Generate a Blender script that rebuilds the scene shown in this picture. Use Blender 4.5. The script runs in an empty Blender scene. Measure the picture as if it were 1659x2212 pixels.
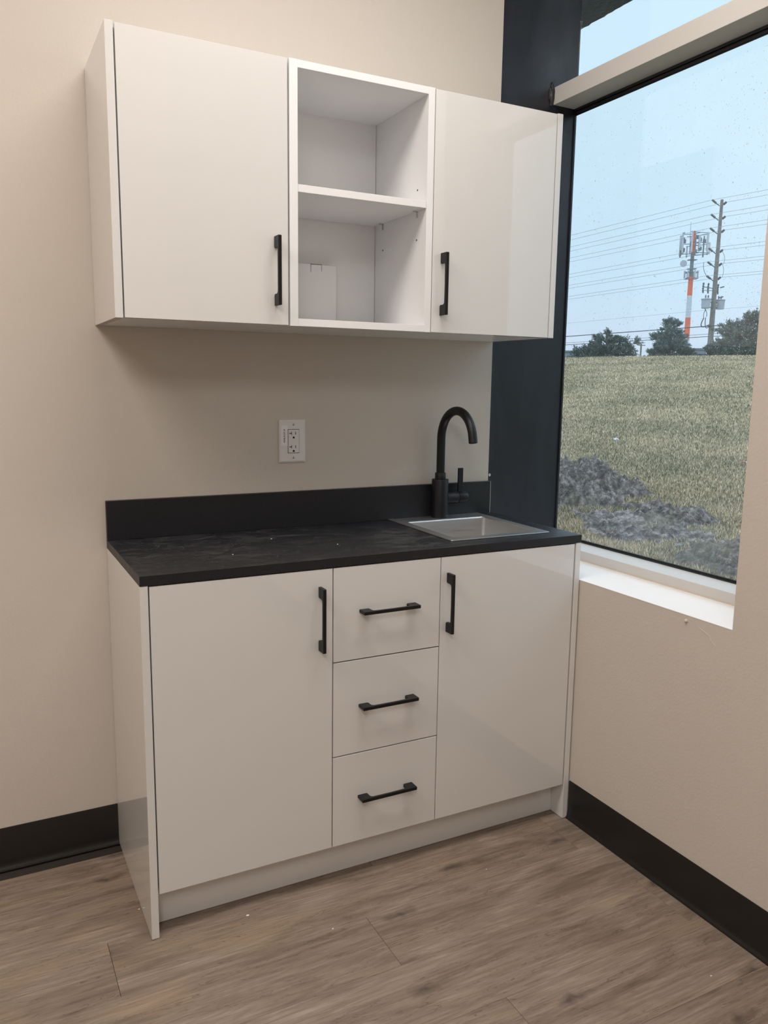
import bpy, bmesh, math, random
import numpy as np
from mathutils import Vector, Matrix, noise
random.seed(7)
rng = np.random.default_rng(7)
PI = math.pi
S = bpy.context.scene
col = S.collection

# ------------------------------------------------------------------ camera
CAM = Vector((-0.325, -2.2945, 1.3497))
yaw, pitch, roll, FPX = 0.4787, -0.1592, 0.0136, 1735.5
fwd = Vector((math.sin(yaw)*math.cos(pitch), math.cos(yaw)*math.cos(pitch), math.sin(pitch)))
right = Vector((math.cos(yaw), -math.sin(yaw), 0))
up = right.cross(fwd)
r2 = right*math.cos(roll) + up*math.sin(roll)
u2 = up*math.cos(roll) - right*math.sin(roll)
cam = bpy.data.objects.new('camera', bpy.data.cameras.new('camera'))
col.objects.link(cam)
cam.matrix_world = Matrix((( r2.x, u2.x, -fwd.x, CAM.x), (r2.y, u2.y, -fwd.y, CAM.y), (r2.z, u2.z, -fwd.z, CAM.z), (0, 0, 0, 1)))
cam.data.sensor_fit = 'VERTICAL'
cam.data.sensor_height = 36.0
cam.data.lens = 36.0*FPX/2212.0
cam.data.clip_end = 2000
S.camera = cam

# ------------------------------------------------------------------ colour management, sky, ceiling lights
S.view_settings.view_transform = 'Standard'
S.view_settings.look = 'None'
S.view_settings.gamma = 1.0
S.view_settings.use_curve_mapping = False
S.view_settings.exposure = 0.0

SKY_STRENGTH = 1.15
world = bpy.data.worlds.new('overcast_sky')
S.world = world
world.use_nodes = True
wt = world.node_tree
wt.nodes.clear()
wo = wt.nodes.new('ShaderNodeOutputWorld')
wb = wt.nodes.new('ShaderNodeBackground')
wc = wt.nodes.new('ShaderNodeTexCoord')
ws = wt.nodes.new('ShaderNodeSeparateXYZ')
wr = wt.nodes.new('ShaderNodeValToRGB')
wt.links.new(wc.outputs['Generated'], ws.inputs[0])
wt.links.new(ws.outputs['Z'], wr.inputs[0])
wt.links.new(wr.outputs[0], wb.inputs[0])
wt.links.new(wb.outputs[0], wo.inputs[0])
wb.inputs[1].default_value = SKY_STRENGTH
cr = wr.color_ramp
cr.elements[0].position = 0.0
cr.elements[0].color = (0.64, 0.75, 0.92, 1)
cr.elements[1].position = 1.0
cr.elements[1].color = (2.0, 2.35, 2.75, 1)
e = cr.elements.new(0.12); e.color = (0.61, 0.82, 1.0, 1)
e = cr.elements.new(0.44); e.color = (0.64, 0.87, 1.04, 1)
e = cr.elements.new(0.62); e.color = (1.45, 1.80, 2.2, 1)

CEIL = 3.0
# (x, y, size x, size y, watts, colour)
LIGHTS = [(0.50, -1.08, 1.2, 0.6, 25, (1.0, 0.96, 0.925)),
          (-1.30, -1.20, 1.2, 0.6, 33, (1.0, 0.885, 0.785)),
          (-0.95, -3.45, 0.6, 1.2, 36, (1.0, 0.985, 0.975))]

# ------------------------------------------------------------------ node helpers
def mat_new(name):
    m = bpy.data.materials.new(name)
    m.use_nodes = True
    nt = m.node_tree
    return m, nt, nt.nodes['Principled BSDF']

def N(nt, t, **kw):
    n = nt.nodes.new(t)
    for k, v in kw.items():
        if k.startswith('i_'):
            n.inputs[k[2:].replace('_', ' ')].default_value = v
        else:
            setattr(n, k, v)
    return n

def ramp(nt, src, stops):
    r = nt.nodes.new('ShaderNodeValToRGB')
    el = r.color_ramp.elements
    el[0].position, el[0].color = stops[0][0], (*stops[0][1], 1)
    el[1].position, el[1].color = stops[-1][0], (*stops[-1][1], 1)
    for p, c in stops[1:-1]:
        x = el.new(p); x.color = (*c, 1)
    nt.links.new(src, r.inputs[0])
    return r.outputs[0]

def noise_tex(nt, vec, scale, detail=3, rough=0.55, dist=0.0):
    n = N(nt, 'ShaderNodeTexNoise')
    n.inputs['Scale'].default_value = scale
    n.inputs['Detail'].default_value = detail
    n.inputs['Roughness'].default_value = rough
    n.inputs['Distortion'].default_value = dist
    if vec: nt.links.new(vec, n.inputs['Vector'])
    return n.outputs[0]

def mapping(nt, src, scale=(1, 1, 1), loc=(0, 0, 0)):
    m = N(nt, 'ShaderNodeMapping')
    m.inputs['Scale'].default_value = scale
    m.inputs['Location'].default_value = loc
    nt.links.new(src, m.inputs[0])
    return m.outputs[0]

def mixc(nt, fac, a, b, mode='MIX'):
    m = N(nt, 'ShaderNodeMix', data_type='RGBA', blend_type=mode)
    for s, v in ((m.inputs[0], fac), (m.inputs[6], a), (m.inputs[7], b)):
        if hasattr(v, 'is_linked'): nt.links.new(v, s)
        elif isinstance(v, (int, float)): s.default_value = v
        else: s.default_value = (*v, 1)
    return m.outputs[2]

def math_n(nt, op, a, b=None):
    m = N(nt, 'ShaderNodeMath', operation=op)
    for i, v in enumerate((a, b)):
        if v is None: continue
        if hasattr(v, 'is_linked'): nt.links.new(v, m.inputs[i])
        else: m.inputs[i].default_value = v
    return m.outputs[0]

def bump(nt, bs, h, strength, dist=0.001):
    b = N(nt, 'ShaderNodeBump')
    b.inputs['Strength'].default_value = strength
    b.inputs['Distance'].default_value = dist
    nt.links.new(h, b.inputs['Height'])
    nt.links.new(b.outputs[0], bs.inputs['Normal'])
    return b

def simple(name, c, rough=0.5, metal=0.0, nscale=0, nstr=0.1, ndist=0.001, var=0.0, spec=0.5):
    m, nt, bs = mat_new(name)
    bs.inputs['Base Color'].default_value = (*c, 1)
    bs.inputs['Roughness'].default_value = rough
    bs.inputs['Metallic'].default_value = metal
    bs.inputs['Specular IOR Level'].default_value = spec
    tc = N(nt, 'ShaderNodeTexCoord')
    if nscale:
        h = noise_tex(nt, tc.outputs['Object'], nscale, 3)
        bump(nt, bs, h, nstr, ndist)
    if var:
        v = noise_tex(nt, tc.outputs['Object'], 3.0, 4)
        cc = ramp(nt, v, [(0.3, tuple(x*(1-var) for x in c)), (0.7, tuple(min(1, x*(1+var)) for x in c))])
        nt.links.new(cc, bs.inputs['Base Color'])
    return m

M = {}
# painted drywall: orange peel, slight roller texture
def wall_mat(name, c):
    m, nt, bs = mat_new(name)
    tc = N(nt, 'ShaderNodeTexCoord').outputs['Object']
    v = noise_tex(nt, tc, 1.3, 3)
    nt.links.new(ramp(nt, v, [(0.3, tuple(x*0.985 for x in c)), (0.7, tuple(x*1.015 for x in c))]), bs.inputs['Base Color'])
    bs.inputs['Roughness'].default_value = 0.55
    bs.inputs['Specular IOR Level'].default_value = 0.35
    fine = noise_tex(nt, tc, 150, 4, 0.6)
    wide = noise_tex(nt, tc, 9, 3, 0.5, 0.6)
    h = math_n(nt, 'ADD', fine, math_n(nt, 'MULTIPLY', wide, 2.2))
    bump(nt, bs, h, 0.22, 0.0025)
    return m
M['wall'] = wall_mat('beige_wall_paint', (0.60, 0.545, 0.485))
M['sill'] = wall_mat('daylit_sill_paint', (0.86, 0.84, 0.82))  # wall paint lightened so the sill carries its daylight in the colour
M['ceiling'] = simple('ceiling_tile', (0.78, 0.76, 0.72), 0.8, nscale=60, nstr=0.3)
M['laminate'] = simple('glossy_white_laminate', (0.725, 0.712, 0.695), 0.02, nscale=5, nstr=0.010, ndist=0.01, spec=0.85)
M['carcass'] = simple('white_melamine', (0.84, 0.84, 0.845), 0.30, nscale=400, nstr=0.03)
M['edge'] = simple('lit_raw_edge', (0.80, 0.78, 0.76), 0.3)  # near-white so the raw end edge reads as lit
M['black_metal'] = simple('matte_black_metal', (0.006, 0.006, 0.007), 0.42, nscale=500, nstr=0.03, spec=0.35)
M['faucet'] = simple('matte_black_faucet_finish', (0.006, 0.0065, 0.009), 0.42, nscale=900, nstr=0.02, spec=0.35)
M['gasket'] = simple('black_rubber_gasket', (0.012, 0.013, 0.015), 0.45, nscale=200, nstr=0.1)
M['vinyl'] = simple('black_vinyl_base', (0.011, 0.010, 0.0095), 0.27, nscale=14, nstr=0.06, ndist=0.01)
M['plastic'] = simple('white_outlet_plastic', (0.74, 0.72, 0.71), 0.25)
M['tape'] = simple('white_label_tape', (0.80, 0.79, 0.80), 0.4)
M['ink'] = simple('black_ink', (0.015, 0.015, 0.018), 0.6)
M['slot'] = simple('dark_socket_slot', (0.012, 0.010, 0.008), 0.7)
M['nickel'] = simple('nickel_screw', (0.62, 0.6, 0.57), 0.25, 1.0)
M['card'] = simple('white_cardboard', (0.80, 0.79, 0.80), 0.7, nscale=90, nstr=0.1, var=0.02)
M['crumb'] = simple('plaster_crumb', (0.8, 0.76, 0.68), 0.8)
M['caulk'] = simple('beige_caulk', (0.60, 0.50, 0.40), 0.6, nscale=60, nstr=0.5, ndist=0.003)
M['grey_print'] = simple('grey_print', (0.11, 0.12, 0.13), 0.4)
M['diffuser'] = simple('white_light_diffuser', (0.85, 0.84, 0.8), 0.5)

# white aluminium window frame
M['frame'] = simple('white_painted_aluminium', (0.61, 0.58, 0.55), 0.35, nscale=300, nstr=0.02)

# black sheet-metal column cladding, wavy and a little dusty
m, nt, bs = mat_new('black_sheet_metal')
tc = N(nt, 'ShaderNodeTexCoord').outputs['Object']
v = noise_tex(nt, mapping(nt, tc, (5, 1, 1.6)), 2.2, 5, 0.6, 0.8)
nt.links.new(ramp(nt, v, [(0.35, (0.008, 0.0095, 0.014)), (0.7, (0.015, 0.017, 0.026))]), bs.inputs['Base Color'])
nt.links.new(ramp(nt, noise_tex(nt, tc, 6, 4), [(0.3, (0.33,)*3), (0.75, (0.46,)*3)]), bs.inputs['Roughness'])
h = noise_tex(nt, mapping(nt, tc, (3, 1, 1.2)), 1.6, 2, 0.4, 0.7)
bump(nt, bs, h, 0.30, 0.03)
bs.inputs['Specular IOR Level'].default_value = 0.5
M['cladding'] = m

# black laminate worktop with dusty smudges and fine scratches
def worktop(name, dust):
    m, nt, bs = mat_new(name)
    tc = N(nt, 'ShaderNodeTexCoord').outputs['Object']
    base = noise_tex(nt, tc, 500, 2)
    c0 = ramp(nt, base, [(0.35, (0.007, 0.0078, 0.010)), (0.75, (0.016, 0.017, 0.021))])
    sm = noise_tex(nt, mapping(nt, tc, (1.3, 2.6, 1)), 6.5, 9, 0.72, 1.2)
    patch = noise_tex(nt, tc, 2.1, 2, 0.5)
    fac = math_n(nt, 'MULTIPLY', ramp(nt, sm, [(0.48, (0,)*3), (0.76, (0.34,)*3)]), ramp(nt, patch, [(0.36, (0,)*3), (0.56, (1,)*3)]))
    w = N(nt, 'ShaderNodeTexNoise'); w.inputs['Scale'].default_value = 7; w.inputs['Detail'].default_value = 2; w.inputs['Distortion'].default_value = 3.0
    nt.links.new(mapping(nt, tc, (1.0, 3.2, 1)), w.inputs['Vector'])
    line = ramp(nt, w.outputs[0], [(0.496, (0,)*3), (0.5, (0.75,)*3), (0.504, (0,)*3)])
    sp = N(nt, 'ShaderNodeTexVoronoi'); sp.inputs['Scale'].default_value = 26; sp.voronoi_dimensions = '2D'
    nt.links.new(tc, sp.inputs['Vector'])
    spk = ramp(nt, sp.outputs['Distance'], [(0.045, (0.8,)*3), (0.07, (0,)*3)])
    lf = math_n(nt, 'MULTIPLY', line, ramp(nt, patch, [(0.42, (0,)*3), (0.54, (1,)*3)]))
    fac = math_n(nt, 'MULTIPLY', math_n(nt, 'MAXIMUM', math_n(nt, 'MAXIMUM', fac, lf), math_n(nt, 'MULTIPLY', spk, 0.35)), dust)
    gm = N(nt, 'ShaderNodeNewGeometry'); sz_ = N(nt, 'ShaderNodeSeparateXYZ'); nt.links.new(gm.outputs['True Normal'], sz_.inputs[0])
    fac = math_n(nt, 'MULTIPLY', fac, math_n(nt, 'GREATER_THAN', sz_.outputs['Z'], 0.7))
    nt.links.new(mixc(nt, fac, c0, (0.22, 0.215, 0.21)), bs.inputs['Base Color'])
    nt.links.new(ramp(nt, sm, [(0.3, (0.36,)*3), (0.8, (0.52,)*3)]), bs.inputs['Roughness'])
    bump(nt, bs, noise_tex(nt, tc, 420, 3), 0.16, 0.0008)
    bs.inputs['Specular IOR Level'].default_value = 0.42
    return m
M['worktop'] = worktop('black_laminate_worktop', 1.15)
M['splash'] = worktop('black_laminate_backsplash', 0.0)

# brushed stainless steel
m, nt, bs = mat_new('brushed_stainless_steel')
tc = N(nt, 'ShaderNodeTexCoord').outputs['Object']
bs.inputs['Metallic'].default_value = 1.0
bs.inputs['Base Color'].default_value = (0.68, 0.67, 0.66, 1)
bs.inputs['Roughness'].default_value = 0.30
bump(nt, bs, noise_tex(nt, mapping(nt, tc, (12, 900, 900)), 1.0, 3), 0.10, 0.0005)
nt.links.new(ramp(nt, noise_tex(nt, mapping(nt, tc, (6, 260, 260)), 1.0, 3), [(0.3, (0.32,)*3), (0.7, (0.44,)*3)]), bs.inputs['Roughness'])
M['steel'] = m

# vinyl oak plank
m, nt, bs = mat_new('vinyl_oak_plank')
tc = N(nt, 'ShaderNodeTexCoord').outputs['Object']
oi = N(nt, 'ShaderNodeObjectInfo')
off = N(nt, 'ShaderNodeCombineXYZ')
nt.links.new(math_n(nt, 'MULTIPLY', oi.outputs['Random'], 91.0), off.inputs[0])
nt.links.new(math_n(nt, 'MULTIPLY', oi.outputs['Random'], 47.0), off.inputs[1])
add = N(nt, 'ShaderNodeVectorMath', operation='ADD')
nt.links.new(tc, add.inputs[0]); nt.links.new(off.outputs[0], add.inputs[1])
P = add.outputs[0]
broad = noise_tex(nt, mapping(nt, P, (1.5, 8.5, 1)), 1.7, 5, 0.58, 0.9)
streak = noise_tex(nt, mapping(nt, P, (3.0, 34, 1)), 2.2, 6, 0.62, 0.35)
fine = noise_tex(nt, mapping(nt, P, (7, 190, 1)), 1.0, 5, 0.65, 0.3)
field = noise_tex(nt, mapping(nt, P, (0.9, 4.2, 1)), 1.15, 2, 0.4, 0.5)
rings = math_n(nt, 'PINGPONG', math_n(nt, 'MULTIPLY', math_n(nt, 'ADD', field, math_n(nt, 'MULTIPLY', streak, 0.045)), 34.0), 0.5)
warm = noise_tex(nt, mapping(nt, P, (1.2, 4.5, 1), (5, 3, 0)), 1.9, 3, 0.5, 0.6)
tone = math_n(nt, 'ADD', math_n(nt, 'MULTIPLY', broad, 0.60), math_n(nt, 'MULTIPLY', streak, 0.40))
c = ramp(nt, tone, [(0.34, (0.130, 0.096, 0.072)), (0.46, (0.215, 0.165, 0.128)), (0.54, (0.275, 0.216, 0.172)), (0.68, (0.385, 0.312, 0.256))])
c = mixc(nt, ramp(nt, warm, [(0.50, (0,)*3), (0.68, (0.55,)*3)]), c, (0.33, 0.245, 0.165))
c = mixc(nt, math_n(nt, 'MULTIPLY', ramp(nt, rings, [(0.10, (1,)*3), (0.34, (0,)*3)]), ramp(nt, broad, [(0.44, (0.0,)*3), (0.66, (0.34,)*3)])), c, (0.155, 0.120, 0.095))
c = mixc(nt, math_n(nt, 'MULTIPLY', ramp(nt, fine, [(0.38, (1,)*3), (0.50, (0,)*3)]), 0.60), c, (0.175, 0.132, 0.102))
kn = N(nt, 'ShaderNodeTexVoronoi'); kn.inputs['Scale'].default_value = 1.0; kn.voronoi_dimensions = '2D'
kw = N(nt, 'ShaderNodeVectorMath', operation='ADD')
nt.links.new(mapping(nt, P, (2.7, 8.5, 1)), kw.inputs[0])
nz = N(nt, 'ShaderNodeTexNoise'); nz.inputs['Scale'].default_value = 22; nz.inputs['Detail'].default_value = 3
nt.links.new(P, nz.inputs['Vector'])
sc = N(nt, 'ShaderNodeVectorMath', operation='SCALE'); sc.inputs['Scale'].default_value = 0.30
nt.links.new(nz.outputs[1], sc.inputs[0]); nt.links.new(sc.outputs[0], kw.inputs[1])
nt.links.new(kw.outputs[0], kn.inputs['Vector'])
rare = ramp(nt, kn.outputs['Color'], [(0.50, (0,)*3), (0.56, (1,)*3)])
knot = math_n(nt, 'MULTIPLY', ramp(nt, kn.outputs['Distance'], [(0.02, (1,)*3), (0.07, (0.6,)*3), (0.17, (0,)*3)]), rare)
c = mixc(nt, math_n(nt, 'MULTIPLY', knot, 0.85), c, (0.075, 0.055, 0.044))
cn_ = noise_tex(nt, mapping(nt, P, (2.4, 24, 1), (3, 7, 0)), 1.3, 4, 0.6, 1.2)
crk = math_n(nt, 'MULTIPLY', ramp(nt, cn_, [(0.490, (0,)*3), (0.5, (1,)*3), (0.510, (0,)*3)]), ramp(nt, broad, [(0.50, (0.75,)*3), (0.56, (0,)*3)]))
c = mixc(nt, crk, c, (0.095, 0.07, 0.055))
nt.links.new(c, bs.inputs['Base Color'])
nt.links.new(ramp(nt, streak, [(0.3, (0.44,)*3), (0.7, (0.56,)*3)]), bs.inputs['Roughness'])
hh = math_n(nt, 'ADD', math_n(nt, 'MULTIPLY', fine, 1.0), math_n(nt, 'MULTIPLY', rings, 0.5))
bump(nt, bs, hh, 0.22, 0.0010)
bs.inputs['Specular IOR Level'].default_value = 0.4
M['plank'] = m
M['underlay'] = simple('dark_underlay', (0.03, 0.024, 0.02), 0.9)

# window glass: slightly green, reflective, with a thin wet dirt film whose veil adds the outdoor haze
m = bpy.data.materials.new('window_glass'); m.use_nodes = True
nt = m.node_tree; nt.nodes.clear()
out = N(nt, 'ShaderNodeOutputMaterial')
tr = N(nt, 'ShaderNodeBsdfTransparent'); tr.inputs[0].default_value = (0.975, 0.975, 0.965, 1)
gl = N(nt, 'ShaderNodeBsdfGlossy'); gl.inputs['Roughness'].default_value = 0.0; gl.inputs[0].default_value = (0.9, 0.97, 1.0, 1)
lw = N(nt, 'ShaderNodeLayerWeight'); lw.inputs[0].default_value = 0.5
f5 = math_n(nt, 'POWER', lw.outputs['Facing'], 5.0)
fr = math_n(nt, 'ADD', math_n(nt, 'MULTIPLY', f5, 0.90), 0.055)
mx = N(nt, 'ShaderNodeMixShader')
nt.links.new(fr, mx.inputs[0]); nt.links.new(tr.outputs[0], mx.inputs[1]); nt.links.new(gl.outputs[0], mx.inputs[2])
nt.links.new(mx.outputs[0], out.inputs[0])
M['glass'] = m
m = bpy.data.materials.new('wet_dirt_haze_film'); m.use_nodes = True
nt = m.node_tree; nt.nodes.clear()
out = N(nt, 'ShaderNodeOutputMaterial')
tr = N(nt, 'ShaderNodeBsdfTransparent')
tl = N(nt, 'ShaderNodeBsdfTranslucent'); tl.inputs[0].default_value = (0.9, 0.93, 0.95, 1)
tc = N(nt, 'ShaderNodeTexCoord').outputs['Object']
v = noise_tex(nt, tc, 5, 4)
mx = N(nt, 'ShaderNodeMixShader')
nt.links.new(ramp(nt, v, [(0.3, (0.015,)*3), (0.7, (0.04,)*3)]), mx.inputs[0])
nt.links.new(tr.outputs[0], mx.inputs[1]); nt.links.new(tl.outputs[0], mx.inputs[2]); nt.links.new(mx.outputs[0], out.inputs[0])
M['film'] = m
m = bpy.data.materials.new('rain_water'); m.use_nodes = True
nt = m.node_tree; nt.nodes.clear()
out = N(nt, 'ShaderNodeOutputMaterial'); g = N(nt, 'ShaderNodeBsdfGlass'); g.inputs['IOR'].default_value = 1.33; g.inputs['Roughness'].default_value = 0.0
nt.links.new(g.outputs[0], out.inputs[0])
M['water'] = m

# outdoors
m, nt, bs = mat_new('winter_lawn')
tc = N(nt, 'ShaderNodeTexCoord').outputs['Object']
a = noise_tex(nt, tc, 0.55, 5, 0.6)
b = noise_tex(nt, tc, 9, 5, 0.7)
c = ramp(nt, a, [(0.38, (0.150, 0.155, 0.090)), (0.52, (0.225, 0.205, 0.125)), (0.66, (0.32, 0.27, 0.17))])
c = mixc(nt, ramp(nt, b, [(0.40, (0.7,)*3), (0.62, (0,)*3)]), c, (0.075, 0.088, 0.050))
pv = noise_tex(nt, mapping(nt, tc, (1, 0.45, 1)), 0.42, 3, 0.5)
c = mixc(nt, ramp(nt, pv, [(0.68, (0,)*3), (0.74, (0.6,)*3)]), c, (0.36, 0.30, 0.22))
nt.links.new(c, bs.inputs['Base Color']); bs.inputs['Roughness'].default_value = 0.95
bs.inputs['Specular IOR Level'].default_value = 0.1
M['lawn'] = m
m, nt, bs = mat_new('grass_blades')
at = N(nt, 'ShaderNodeAttribute', attribute_name='tint')
tc = N(nt, 'ShaderNodeTexCoord').outputs['Object']
a = noise_tex(nt, tc, 0.55, 5, 0.6)
t = math_n(nt, 'ADD', math_n(nt, 'MULTIPLY', at.outputs['Fac'], 0.66), math_n(nt, 'MULTIPLY', a, 0.40))
c = ramp(nt, t, [(0.30, (0.090, 0.105, 0.058)), (0.42, (0.280, 0.258, 0.155)), (0.54, (0.530, 0.425, 0.280)), (0.70, (0.88, 0.73, 0.52))])
nt.links.new(c, bs.inputs['Base Color']); bs.inputs['Roughness'].default_value = 0.8
bs.inputs['Specular IOR Level'].default_value = 0.15
M['blade'] = m
m, nt, bs = mat_new('clumped_soil')
tc = N(nt, 'ShaderNodeTexCoord').outputs['Object']
a = noise_tex(nt, tc, 13, 8, 0.75)
c = ramp(nt, a, [(0.38, (0.036, 0.028, 0.024)), (0.50, (0.145, 0.118, 0.102)), (0.62, (0.40, 0.355, 0.32))])
g2 = noise_tex(nt, tc, 1.9, 4, 0.6)
c = mixc(nt, ramp(nt, g2, [(0.55, (0,)*3), (0.68, (0.55,)*3)]), c, (0.21, 0.19, 0.11))
nt.links.new(c, bs.inputs['Base Color']); bs.inputs['Roughness'].default_value = 0.95
bump(nt, bs, noise_tex(nt, tc, 28, 6, 0.7), 0.9, 0.03)
M['soil'] = m
m, nt, bs = mat_new('hazed_pine_needles')
oi = N(nt, 'ShaderNodeAttribute', attribute_name='tint')
c = ramp(nt, oi.outputs['Fac'], [(0.1, (0.105, 0.130, 0.125)), (0.5, (0.165, 0.200, 0.180)), (0.95, (0.29, 0.33, 0.28))])  # greens lightened and blued, distance haze put into the colour
nt.links.new(c, bs.inputs['Base Color']); bs.inputs['Roughness'].default_value = 0.8
M['needle'] = m
M['bark'] = simple('brown_bark', (0.10, 0.075, 0.06), 0.9, nscale=20, nstr=0.6)
M['pole_wood'] = simple('weathered_pole_wood', (0.20, 0.185, 0.175), 0.85, nscale=12, nstr=0.5, ndist=0.02, var=0.25)
M['insul'] = simple('grey_insulator', (0.10, 0.115, 0.14), 0.5)
M['can'] = simple('transformer_grey_paint', (0.42, 0.46, 0.54), 0.45, var=0.05)
M['wire'] = simple('weathered_cable', (0.36, 0.34, 0.43), 0.6)
M['wire_dark'] = simple('black_cable', (0.05, 0.05, 0.06), 0.6)
M['tower_red'] = simple('tower_orange_paint', (0.82, 0.17, 0.085), 0.55, var=0.08)
M['tower_white'] = simple('tower_white_paint', (0.60, 0.63, 0.70), 0.6, var=0.15)
M['antenna'] = simple('pale_antenna_plastic', (0.55, 0.57, 0.64), 0.5)
M['galv'] = simple('galvanised_steel', (0.20, 0.23, 0.26), 0.5, 0.3)
M['far_wall'] = simple('far_building_cladding', (0.27, 0.30, 0.34), 0.8, var=0.1)
M['stucco'] = simple('grey_stucco', (0.155, 0.18, 0.22), 0.95, nscale=28, nstr=1.0, ndist=0.05, var=0.12)
M['litter'] = simple('pale_litter_plastic', (0.72, 0.74, 0.88), 0.5)
M['litter_red'] = simple('red_litter_paper', (0.45, 0.12, 0.09), 0.6)

# ------------------------------------------------------------------ geometry helpers
def setp(o, label=None, cat=None, group=None, kind=None):
    for k, v in (('label', label), ('category', cat), ('group', group), ('kind', kind)):
        if v: o[k] = v
    return o

def finish(name, bm, mat, parent=None, smooth=False, loc=None):
    me = bpy.data.meshes.new(name)
    bmesh.ops.recalc_face_normals(bm, faces=bm.faces)
    bm.to_mesh(me); bm.free()
    if smooth:
        for p in me.polygons: p.use_smooth = True
    me.materials.append(M[mat] if isinstance(mat, str) else mat)
    o = bpy.data.objects.new(name, me)
    col.objects.link(o)
    if parent: o.parent = parent
    if loc: o.location = loc
    return o

def box(bm, x0, x1, y0, y1, z0, z1, bev=0.0, seg=2):
    vs = [bm.verts.new((x, y, z)) for z in (z0, z1) for y in (y0, y1) for x in (x0, x1)]
    fs = [bm.faces.new([vs[i] for i in f]) for f in ((0, 2, 3, 1), (4, 5, 7, 6), (0, 1, 5, 4), (2, 6, 7, 3), (0, 4, 6, 2), (1, 3, 7, 5))]
    if bev:
        es = set(e for f in fs for e in f.edges)
        bmesh.ops.bevel(bm, geom=list(es), offset=bev, segments=seg, affect='EDGES', profile=0.5)

def bx(name, dims, mat, parent=None, bev=0.0, seg=2):
    """a box part; parents sit on unrotated Empties, so coordinates are made local"""
    bm = bmesh.new()
    ox = parent_world(parent)
    x0, x1, y0, y1, z0, z1 = dims
    box(bm, x0-ox.x, x1-ox.x, y0-ox.y, y1-ox.y, z0-ox.z, z1-ox.z, bev, seg)
    return finish(name, bm, mat, parent)

def parent_world(p):
    v = Vector((0, 0, 0))
    while p:
        v += p.location; p = p.parent
    return v

def boxes(name, lst, mat, parent=None, bev=0.0):
    bm = bmesh.new(); ox = parent_world(parent)
    for x0, x1, y0, y1, z0, z1 in lst:
        b2 = bmesh.new()
        box(b2, x0-ox.x, x1-ox.x, y0-ox.y, y1-ox.y, z0-ox.z, z1-ox.z, bev)
        me = bpy.data.meshes.new('t'); b2.to_mesh(me); b2.free(); bm.from_mesh(me); bpy.data.meshes.remove(me)
    return finish(name, bm, mat, parent)

def empty(name, loc, label=None, cat=None, group=None, kind=None):
    o = bpy.data.objects.new(name, None)
    col.objects.link(o); o.location = loc; o.empty_display_size = 0.05
    return setp(o, label, cat, group, kind)

def tube(bm, pts, rad, seg=16, caps=True):
    """swept tube, rad scalar or list"""
    pts = [Vector(p) for p in pts]
    n = len(pts)
    rads = rad if isinstance(rad, (list, tuple)) else [rad]*n
    t0 = (pts[1]-pts[0]).normalized()
    ref = Vector((0, 0, 1)) if abs(t0.z) < 0.9 else Vector((1, 0, 0))
    nrm = t0.cross(ref).normalized()
    rings = []
    for i in range(n):
        t = (pts[min(i+1, n-1)]-pts[max(i-1, 0)]).normalized()
        nrm = (nrm - t*nrm.dot(t)).normalized()
        bi = t.cross(nrm)
        rings.append([bm.verts.new(pts[i] + (nrm*math.cos(2*PI*k/seg)+bi*math.sin(2*PI*k/seg))*rads[i]) for k in range(seg)])
    for i in range(n-1):
        for k in range(seg):
            bm.faces.new((rings[i][k], rings[i][(k+1) % seg], rings[i+1][(k+1) % seg], rings[i+1][k]))
    if caps:
        bm.faces.new(rings[0][::-1]); bm.faces.new(rings[-1])

def smooth_by_angle(o, deg=40):
    me = o.data
    for p in me.polygons: p.use_smooth = True
    bm = bmesh.new(); bm.from_mesh(me)
    for e_ in bm.edges:
        if len(e_.link_faces) == 2 and e_.calc_face_angle(0) > math.radians(deg): e_.smooth = False
    bm.to_mesh(me); bm.free()
    return o

def lathe(bm, prof, axis_o, axis='Z', seg=40):
    rings = []
    for r, h in prof:
        ring = []
        for k in range(seg):
            a = 2*PI*k/seg
            if axis == 'Z': v = (r*math.cos(a), r*math.sin(a), h)
            elif axis == 'X': v = (h, r*math.cos(a), r*math.sin(a))
            else: v = (r*math.cos(a), h, r*math.sin(a))
            ring.append(bm.verts.new(Vector(v)+Vector(axis_o)))
        rings.append(ring)
    for i in range(len(rings)-1):
        for k in range(seg):
            bm.faces.new((rings[i][k], rings[i][(k+1) % seg], rings[i+1][(k+1) % seg], rings[i+1][k]))
    bm.faces.new(rings[0][::-1]); bm.faces.new(rings[-1])

def raw_mesh(name, verts, faces, mat, parent=None, tint=None, smooth=False):
    me = bpy.data.meshes.new(name)
    verts = np.asarray(verts, dtype=np.float32); faces = np.asarray(faces, dtype=np.int32)
    nv, nf, k = len(verts), len(faces), faces.shape[1]
    me.vertices.add(nv); me.vertices.foreach_set('co', verts.ravel())
    me.loops.add(nf*k); me.loops.foreach_set('vertex_index', faces.ravel())
    me.polygons.add(nf)
    me.polygons.foreach_set('loop_start', np.arange(0, nf*k, k, dtype=np.int32))
    if tint is not None:
        a = me.attributes.new('tint', 'FLOAT', 'FACE'); a.data.foreach_set('value', np.asarray(tint, dtype=np.float32))
    me.update(calc_edges=True)
    if smooth: me.polygons.foreach_set('use_smooth', np.ones(nf, dtype=bool))
    me.materials.append(M[mat])
    o = bpy.data.objects.new(name, me); col.objects.link(o)
    if parent: o.parent = parent
    return o

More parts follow.
